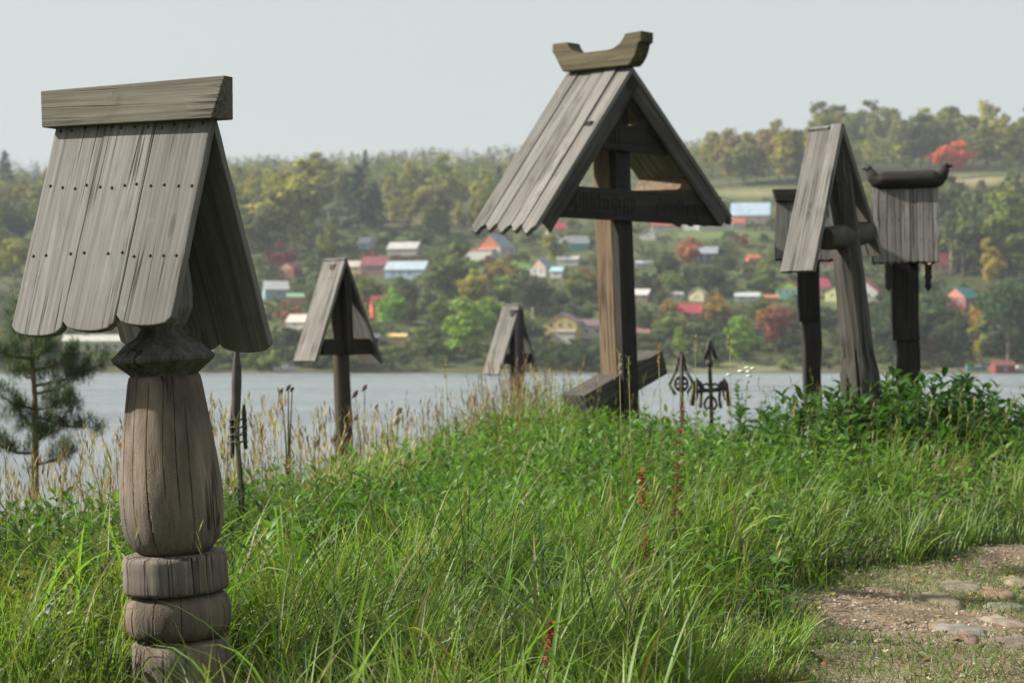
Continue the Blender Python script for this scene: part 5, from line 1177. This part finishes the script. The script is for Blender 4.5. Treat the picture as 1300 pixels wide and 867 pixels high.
c = np.where(gr.random((n, 1)) < 0.65, np.array([0.31, 0.26, 0.155]), np.array([0.17, 0.11, 0.07])) * (0.75 + 0.5 * gr.random((n, 1)))
stalks(x, y, (0.26 + 0.30 * gr.random(n)) * (1 + .45 * zone(0.0, 14.0, 0.65, 1.3, x, y) + .35 * zone(-1.6, 8.6, 0.7, 1.0, x, y)), c, 0.10, 0.0075)
x, y = scatter_xy(9, 4.0, 15.0, 0.5); k = keep(x, y) & (y < crest_y(x) + .5); x, y = x[k], y[k]; n = len(x)
stalks(x, y, 0.42 + 0.22 * gr.random(n), np.array([0.17, 0.17, 0.07]) * (0.8 + 0.5 * gr.random((n, 1))), 0.09, 0.005, 5, 0.0016)
dv.build('dry_grass', DRY, 'dry straw coloured grass with fluffy seed heads at the crest', 'dry grass')

# individual plants -----------------------------------------------------------
def dock(px, py_base, d, hpx, c, label, n_wh=9, off=0):
    g_ = np.random.default_rng(int(px)); x = (px - 650) / F * d; z = float(near_z(np.array([x]), np.array([d]))[0])
    ztop = P(px, py_base - hpx, d).z; h = ztop - z
    o = empty('dock_plant', (x, d, z), (0, 0, 0), label, 'plant', 'dead dock stalks in the grass')
    ln = R(g_.uniform(-6, 6)); MB().tube([(0, 0, -.02), (math.sin(ln) * h * .5, 0, h * .5), (math.sin(ln) * h * 1.05, 0.01, h)], [0.0035, 0.003, 0.0015], 6).build('stem', paint('dock_stem', (0.14, 0.06, 0.035), 0.8), o)
    v = Veg(); zb = P(px, py_base, d).z - z
    for j in range(n_wh):
        f = j / (n_wh - 1); zz_ = zb + (h - zb) * f; xx = math.sin(ln) * zz_; m = int(16 * (1 - 0.6 * f)) + 4
        if g_.random() < 0.12: continue
        b_ = np.stack([np.full(m, xx), np.zeros(m), np.full(m, zz_)], 1) + g_.normal(size=(m, 3)) * (0.006 + 0.006 * (1 - f))
        v.strips(np.array(c) * (0.6 + 0.7 * g_.random((m, 1))), b_, g_.random(m) * 6.28, 0.6 + 1.2 * g_.random(m), g_.normal(size=m) * .4, 0.013 + 0.010 * g_.random(m), 0.010 + 0.007 * g_.random(m), 2, lprof, 3, 0.4)
    v.build('seed_head', DRY, None, None, None, o)
dock(690, 842, 4.55, 48, (0.26, 0.06, 0.045), 'short dock stalk with crowded red seeds in the front grass')
dock(825, 650, 6.6, 52, (0.30, 0.09, 0.05), 'dock stalk with orange red seeds left of the taller bare stalk')
dock(851, 680, 6.9, 160, (0.20, 0.07, 0.045), 'tallest thin dock stalk with sparse rusty seeds', 12)
dock(816, 704, 6.2, 20, (0.24, 0.05, 0.04), 'tiny dock head with dark red seeds low in the grass', 5)
dock(632, 680, 6.7, 26, (0.13, 0.06, 0.04), 'withered brown dock head left of the red seeded stalks', 6)
def deadhead(px, d, tops, label):
    x = (px - 650) / F * d; z = float(near_z(np.array([x]), np.array([d]))[0])
    o = empty('dead_flower', (x, d, z), (0, 0, 0), label, 'plant', 'withered flower stalks on the crest'); 
    for (a, b_, r) in tops:
        q = P(a, b_, d) - Vector((x, d, z)); q.y = 0
        MB().tube([(0, 0, -.02), (q.x * .35, 0, q.z * .6), (q.x, 0, q.z)], [0.006, 0.005, 0.003], 6).build('stalk', paint('dead_stalk', (0.12, 0.10, 0.045), 0.85), o)
        MB().lathe([(0.002, -r * 1.6), (r * .5, -r * .9), (r * .75, -r * .1), (r * .45, r * .7), (0.002, r * 1.3)], 7, 0, Matrix.Translation(q) @ Matrix.Rotation(0.6, 4, 'Y'), False, 0, lambda a, z: 0.25 * math.sin(5 * a + z * 60)).build('seed_head', paint('dead_head', (0.075, 0.045, 0.035), 0.9), o)
deadhead(462, 12.5, [(451, 500, .026), (463, 492, .022), (452, 530, .02)], 'withered brown flower heads right of the small cross')
deadhead(500, 12.3, [(507, 522, .026), (505, 534, .022), (478, 516, .016)], 'pair of hanging brown seed heads above the crest grass')
deadhead(366, 9.5, [(357, 496, .014), (366, 492, .016), (371, 494, .012)], 'thin stalk with tiny dark buds against the lake')
deadhead(430, 10.2, [(402, 562, .02), (425, 556, .022), (440, 553, .018)], 'low dark seed heads at the foot of the small cross')
# big pale leaf and white flowered weed
x, d = (118 - 650) / F * 5.6, 5.6; z = float(near_z(np.array([x]), np.array([d]))[0]); v = Veg()
zt = P(113, 758, d).z - z
v.strips(np.array([[0.10, 0.19, 0.05]] * 3), np.array([[0, 0, zt - 0.05], [0.02, 0, zt - .11], [-.03, .02, zt - .14]]), np.array([2.4, 0.4, 4.0]), np.array([0.5, 0.8, 1.0]), np.array([0.5, 0.7, 0.6]), np.array([0.11, 0.08, 0.08]), np.array([0.075, 0.05, 0.05]), 5, lprof, 3, 0.25)
o = empty('burdock_plant', (x, d, z), (0, 0, 0), 'single pale green broad leaf standing in the grass at the far lower corner', 'plant')
MB().tube([(0, 0, -.02), (0.005, 0, zt * .5), (0, 0, zt - .05)], [.005, .004, .003], 6).build('stem', paint('green_stem', (0.07, 0.12, 0.03)), o); v.build('leaves', LEAF, None, None, None, o)
def tallweed(px, d, py_top, label, flower):
    x = (px - 650) / F * d; z = float(near_z(np.array([x]), np.array([d]))[0]); h = P(px, py_top, d).z - z
    o = empty('flowering_weed', (x, d, z), (0, 0, 0), label, 'plant', 'tall weeds on the crest'); v = Veg(); g_ = np.random.default_rng(int(px))
    for k in range(5):
        sx, sy = g_.normal(size=2) * 0.05; hh = h * g_.uniform(.7, 1.0)
        m = 26; f = g_.random(m) ** 0.8
        b_ = np.stack([sx * f * 1.5, sy * f * 1.5, hh * (0.1 + 0.88 * f)], 1); s_ = 1 - .6 * f
        v.strips(np.array([0.075, 0.155, 0.028]) * (.7 + .6 * g_.random((m, 1))), b_, g_.random(m) * 6.28, .7 + .6 * g_.random(m), .4 + .6 * g_.random(m), .11 * s_, .04 * s_, 3, lprof, 3, .3)
        v.strips(np.array([[0.08, 0.12, 0.04]]), np.array([[0, 0, 0.]]), np.array([math.atan2(sy, sx)]), np.array([math.hypot(sx, sy) / hh]), np.array([.1]), np.array([hh]), np.array([.008]), 4, sprof, 2)
    v.build('leaves', LEAF, None, None, None, o)
    if flower:
        fl = MB()
        for k in range(7):
            fl.lathe([(0.001, 0), (0.02, 0.006), (0.022, 0.012), (0.001, 0.016)], 8, 0, Matrix.Translation((g_.normal() * .06, g_.normal() * .04, h * g_.uniform(.86, 1.0))))
        fl.build('flower', paint('white_petal', (0.7, 0.7, 0.66), .7), o)
tallweed(943, 11.6, 468, 'tall weed with small white flowers right of the iron crosses', True)
tallweed(988, 11.2, 488, 'leafy weed between the white flowered weed and the hidden dark post', False)
tallweed(1046, 10.4, 478, 'tallest leafy weed beside the foot of the leaning log', False)
tallweed(1120, 10.6, 500, 'leafy weed between the leaning log and the broadside post', False)
tallweed(716, 14.2, 474, 'bushy green weed at the left side of the large cross foot', False)
tallweed(1195, 11.5, 515, 'leafy weed leaning right of the broadside grave post', False)
def seedstalk(px, d, py_top, c, label):
    x = (px - 650) / F * d; z = float(near_z(np.array([x]), np.array([d]))[0]); h = P(px, py_top, d).z - z; g_ = np.random.default_rng(int(px) + 5)
    o = empty('grass_stalk', (x, d, z), (0, 0, 0), label, 'plant', 'single tall grass stalks')
    MB().tube([(0.03, 0, -.02), (0.012, 0, h * .5), (0, 0, h)], [.003, .0025, .0015], 6).build('stem', paint('straw_stem', (0.24, 0.22, 0.10), .8), o)
    v = Veg(); m = 34; f = g_.random(m)
    v.strips(np.array(c) * (.7 + .6 * g_.random((m, 1))), np.stack([g_.normal(size=m) * .004, g_.normal(size=m) * .004, h - .13 * f], 1), g_.random(m) * 6.28, .2 + .5 * g_.random(m), .2 * g_.random(m), np.full(m, .022), np.full(m, .006), 2, lprof, 2)
    v.build('seed_head', DRY, None, None, None, o)
seedstalk(836, 9.0, 436, (0.30, 0.14, 0.08), 'thin stalk with a reddish tip left of the arrowhead iron cross')
seedstalk(882, 9.2, 428, (0.26, 0.24, 0.12), 'thin stalk with a pale tip between the iron crosses')
seedstalk(926, 9.4, 420, (0.20, 0.13, 0.08), 'tallest thin stalk with brown tip right of the iron crosses')
seedstalk(786, 8.6, 446, (0.33, 0.26, 0.15), 'straw coloured stalk in front of the large cross foot')
seedstalk(566, 9.6, 455, (0.33, 0.27, 0.16), 'straw stalk left of the half hidden roof')
seedstalk(798, 8.4, 452, (0.16, 0.2, 0.07), 'green seed stalk touching the large brown post')

# the young pine on the lower slope
pd_ = 12.5; xb = (46 - 650) / F * pd_; pb = Vector((xb, pd_, gz(xb, pd_)))
pine = empty('young_pine', pb, (0, 0, 0), 'young pine tree in front of the lake left of the near post', 'tree')
def pp(a, b_, dy=0.0):
    q = P(a, b_, pd_) - pb; q.y = dy; return q
MB().tube([(0.02, 0, -.1), pp(44, 600), pp(46, 540), pp(44, 500), pp(40, 450), pp(36, 400)], [.035, .03, .024, .02, .013, .006], 8).build('trunk', paint('pine_bark', (0.17, 0.115, 0.075), .9, .35, 20), pine)
v = Veg(); bmb = MB(); g_ = np.random.default_rng(77)
limbs = [((46, 560), (84, 512), 0.25), ((46, 575), (12, 560), -0.3), ((46, 545), (18, 520), .1), ((45, 520), (2, 492), -.25), ((45, 520), (100, 500), -.3), ((45, 528), (110, 545), .2), ((44, 500), (88, 480), .3), ((44, 490), (132, 462), -.1), ((43, 480), (12, 470), .3), ((42, 470), (90, 448), .2), ((41, 455), (-4, 440), -.1), ((41, 455), (74, 432), -.3), ((40, 440), (10, 420), .2), ((38, 425), (60, 410), 0), ((36, 405), (38, 388), 0), ((46, 590), (78, 572), .35), ((45, 535), (70, 548), -.4)]
tp = []
for (a, e, dy) in limbs:
    A = pp(*a); E = pp(*e, dy); M_ = A.lerp(E, .5) + Vector((0, 0, -.03))
    bmb.tube([A, M_, E], [.012, .009, .004], 6)
    for f in (0.35, 0.5, 0.6, 0.7, 0.8, 0.9, 1.0, 1.0):
        q = A.lerp(M_, f * 2) if f < .5 else M_.lerp(E, f * 2 - 1)
        for _ in range(2):
            tp.append(q + Vector((g_.normal() * .045, g_.normal() * .07, g_.normal() * .035 + .02)))
bmb.build('branch', paint('pine_bark', (0.17, 0.115, 0.075)), pine)
tp = np.array([tuple(q) for q in tp]); per = 85; m = len(tp) * per
b_ = np.repeat(tp, per, 0) + g_.normal(size=(m, 3)) * .022
v.strips(np.array([0.062, 0.095, 0.045]) * (.7 + .6 * g_.random((m, 1))), b_, g_.random(m) * 6.28, np.arccos(np.clip(g_.random(m) * 1.6 - .6, -1, 1)), g_.normal(size=m) * .1, .05 + .03 * g_.random(m), np.full(m, .0045), 1, sprof, 2)
v.build('crown', LEAF, None, None, None, pine)

# the birch beside the viewer whose shade falls over the path
bx_, by_ = -5.3, 7.3; bz_ = gz(bx_, by_); ch = 22.3 - bz_
bt = empty('birch_tree', (bx_, by_, bz_), (0, 0, 0.6), 'birch on the bank whose crown shades the path', 'tree')
MB().tube([(0, 0, -.3), (0.05, 0, ch * .3), (0.0, 0.05, ch * .6), (0.05, 0, ch), (0.1, 0, ch + .9)], [.13, .10, .08, .05, .015], 10).build('trunk', paint('birch_bark', (0.5, 0.48, 0.44), .8, .5, 6), bt)
V, Qd, C = crown(31, 'round', 46, 60); link('crown', mesh_np('birch_crown', V * np.array([2.5, 2.5, 1.9]) + np.array([0, 0, ch - .6 * 1.9]), Qd, TREE, C * np.array([0.08, 0.11, 0.03])), bt)
# ---------------------------------------------------------------- flat stones, gravel, fallen leaves
for i, (a, b_, w, dpt, c) in enumerate([(1192, 766, .155, .22, (0.36, 0.28, 0.20)), (1222, 748, .20, .16, (0.32, 0.27, 0.21)), (1258, 757, .17, .16, (0.36, 0.24, 0.16)), (1196, 799, .10, .10, (0.34, 0.25, 0.17)), (1222, 806, .16, .13, (0.30, 0.28, 0.24)),
                                (1226, 817, .12, .12, (0.34, 0.22, 0.17)), (1276, 795, .12, .16, (0.36, 0.29, 0.22)), (1290, 742, .12, .14, (0.38, 0.31, 0.2)), (1276, 776, .16, .10, (0.32, 0.29, 0.22)), (1295, 822, .2, .14, (0.27, 0.21, 0.17))]):
    p = near_hit(a, b_); g2 = random.Random(i + 50); mb = MB(); n = 13
    ring = [(math.cos(6.283 * k / n) * w / 2 * g2.uniform(.68, 1.12), math.sin(6.283 * k / n) * dpt * g2.uniform(.68, 1.12)) for k in range(n)]
    V = [(x * 1.04, y * 1.04, -.05) for x, y in ring] + [(x, y, .012 + g2.uniform(-.003, .003)) for x, y in ring] + [(x * .78, y * .78, .022 + g2.uniform(-.003, .004)) for x, y in ring] + [(0, 0, .024)]
    Fc = []
    for k in range(n):
        j = (k + 1) % n; Fc += [(k, j, n + j, n + k), (n + k, n + j, 2*n + j, 2*n + k), (2*n + k, 2*n + j, 3*n)]
    lbs = ['broad pinkish flat stone at the near edge of the stone group', 'grey brown flat stone behind the pinkish one', 'reddish flat stone right of the grey brown one', 'narrow tan stone left of the pale grey slab', 'pale grey slab in the front stone row', 'small reddish stone touching the pale grey slab', 'tan stone in the grass at the path side of the pale grey slab', 'ochre stone at the picture edge of the back row', 'long pale stone between the two stone rows', 'dull brown slab lowest of the stones']
    fs = mb.add(V, Fc, 0, True).build('flat_stone', paint('stone_%d' % i, [q * .52 for q in c], .9, .45, 14), None, Matrix.Translation((p.x, p.y, gz(p.x, p.y) + .002)) @ Matrix.Rotation(g2.uniform(-.4, .4), 4, 'Z'))
    tag(fs, lbs[i], 'stone', 'flat stones set in the path')
x = 0.8 + 4.2 * gr.random(46000); y = 3.6 + 5.2 * gr.random(46000); k = in_path(x, y)
k &= (gr.random(len(x)) < 0.35 + 0.65 * np.clip(zone(1.35, 6.6, 0.6, 0.7, x, y) + zone(2.6, 7.8, 1.6, 0.35, x, y) + .5 * zone(1.3, 5.6, .5, .6, x, y), 0, 1)); x, y = x[k], y[k]; n = len(x)
z = near_z(x, y) + 0.012; s = 0.003 + 0.009 * gr.random(n) ** 3
oc = np.array([[1, 0, 0], [0, 1, 0], [-1, 0, 0], [0, -1, 0], [0, 0, .65], [0, 0, -.65]])
V = oc[None] * s[:, None, None] * (0.6 + 0.8 * gr.random((n, 6, 1))); a = gr.random(n) * 6.28
V = np.stack([V[..., 0] * np.cos(a)[:, None] - V[..., 1] * np.sin(a)[:, None] + x[:, None], V[..., 0] * np.sin(a)[:, None] + V[..., 1] * np.cos(a)[:, None] + y[:, None], V[..., 2] + z[:, None]], -1)
tri = np.array([[0, 1, 4, 4], [1, 2, 4, 4], [2, 3, 4, 4], [3, 0, 4, 4]])
gc_ = np.array([[0.42, 0.33, 0.24], [0.34, 0.24, 0.17], [0.33, 0.29, 0.24], [0.26, 0.17, 0.12], [0.36, 0.29, 0.21]])[gr.integers(0, 5, n)] * (0.5 + 0.5 * gr.random((n, 1)))
me = bpy.data.meshes.new('gravel'); T3 = (np.arange(n)[:, None, None] * 6 + tri[None, :, :3]).reshape(-1, 3)
me.from_pydata(V.reshape(-1, 3).tolist(), [], T3.tolist()); ca2 = me.color_attributes.new('col', 'FLOAT_COLOR', 'POINT')
ca2.data.foreach_set('color', np.concatenate([np.repeat(gc_, 6, 0), np.ones((n * 6, 1))], 1).astype(np.float32).ravel())
gmt, nt = new_mat('gravel_chips'); p = principled(nt, .9, .2); at = N(nt, 'ShaderNodeAttribute'); at.attribute_name = 'col'; L_(nt, at.outputs['Color'], p.inputs['Base Color']); me.materials.append(gmt)
tag(link('gravel', me), 'loose tan and pinkish gravel chips lying on the path', 'gravel', None, 'stuff')
lv = Veg(); x = 0.8 + 4.6 * gr.random(900); y = 3.2 + 5.4 * gr.random(900); k = in_path(x, y); x, y = x[k], y[k]; n = len(x)
c = np.array([[0.36, 0.25, 0.08], [0.22, 0.11, 0.06], [0.30, 0.20, 0.10], [0.16, 0.09, 0.06]])[gr.integers(0, 4, n)] * (.7 + .6 * gr.random((n, 1)))
lv.strips(c, np.stack([x, y, near_z(x, y) + .018], 1), gr.random(n) * 6.28, 1.3 + .3 * gr.random(n), .4 * gr.normal(size=n), .025 + .02 * gr.random(n), .015 + .012 * gr.random(n), 3, lprof, 3, .2)
lv.build('fallen_leaves', DRY, 'small brown fallen leaves scattered over the path', 'leaves')
# haze between the hill and the viewer
mh, nt = new_mat('haze_air'); vo = N(nt, 'ShaderNodeVolumePrincipled'); vo.inputs['Color'].default_value = (0.82, 0.88, 0.95, 1); vo.inputs['Density'].default_value = 0.00014; vo.inputs['Anisotropy'].default_value = 0.0
o_ = N(nt, 'ShaderNodeOutputMaterial'); L_(nt, vo.outputs[0], o_.inputs['Volume'])
hz = MB().box((-1560, -90, -35), (1560, 2150, 190)).build('haze', mh); tag(hz, 'thin pale autumn haze over the lake and hills', 'haze', None, 'stuff')
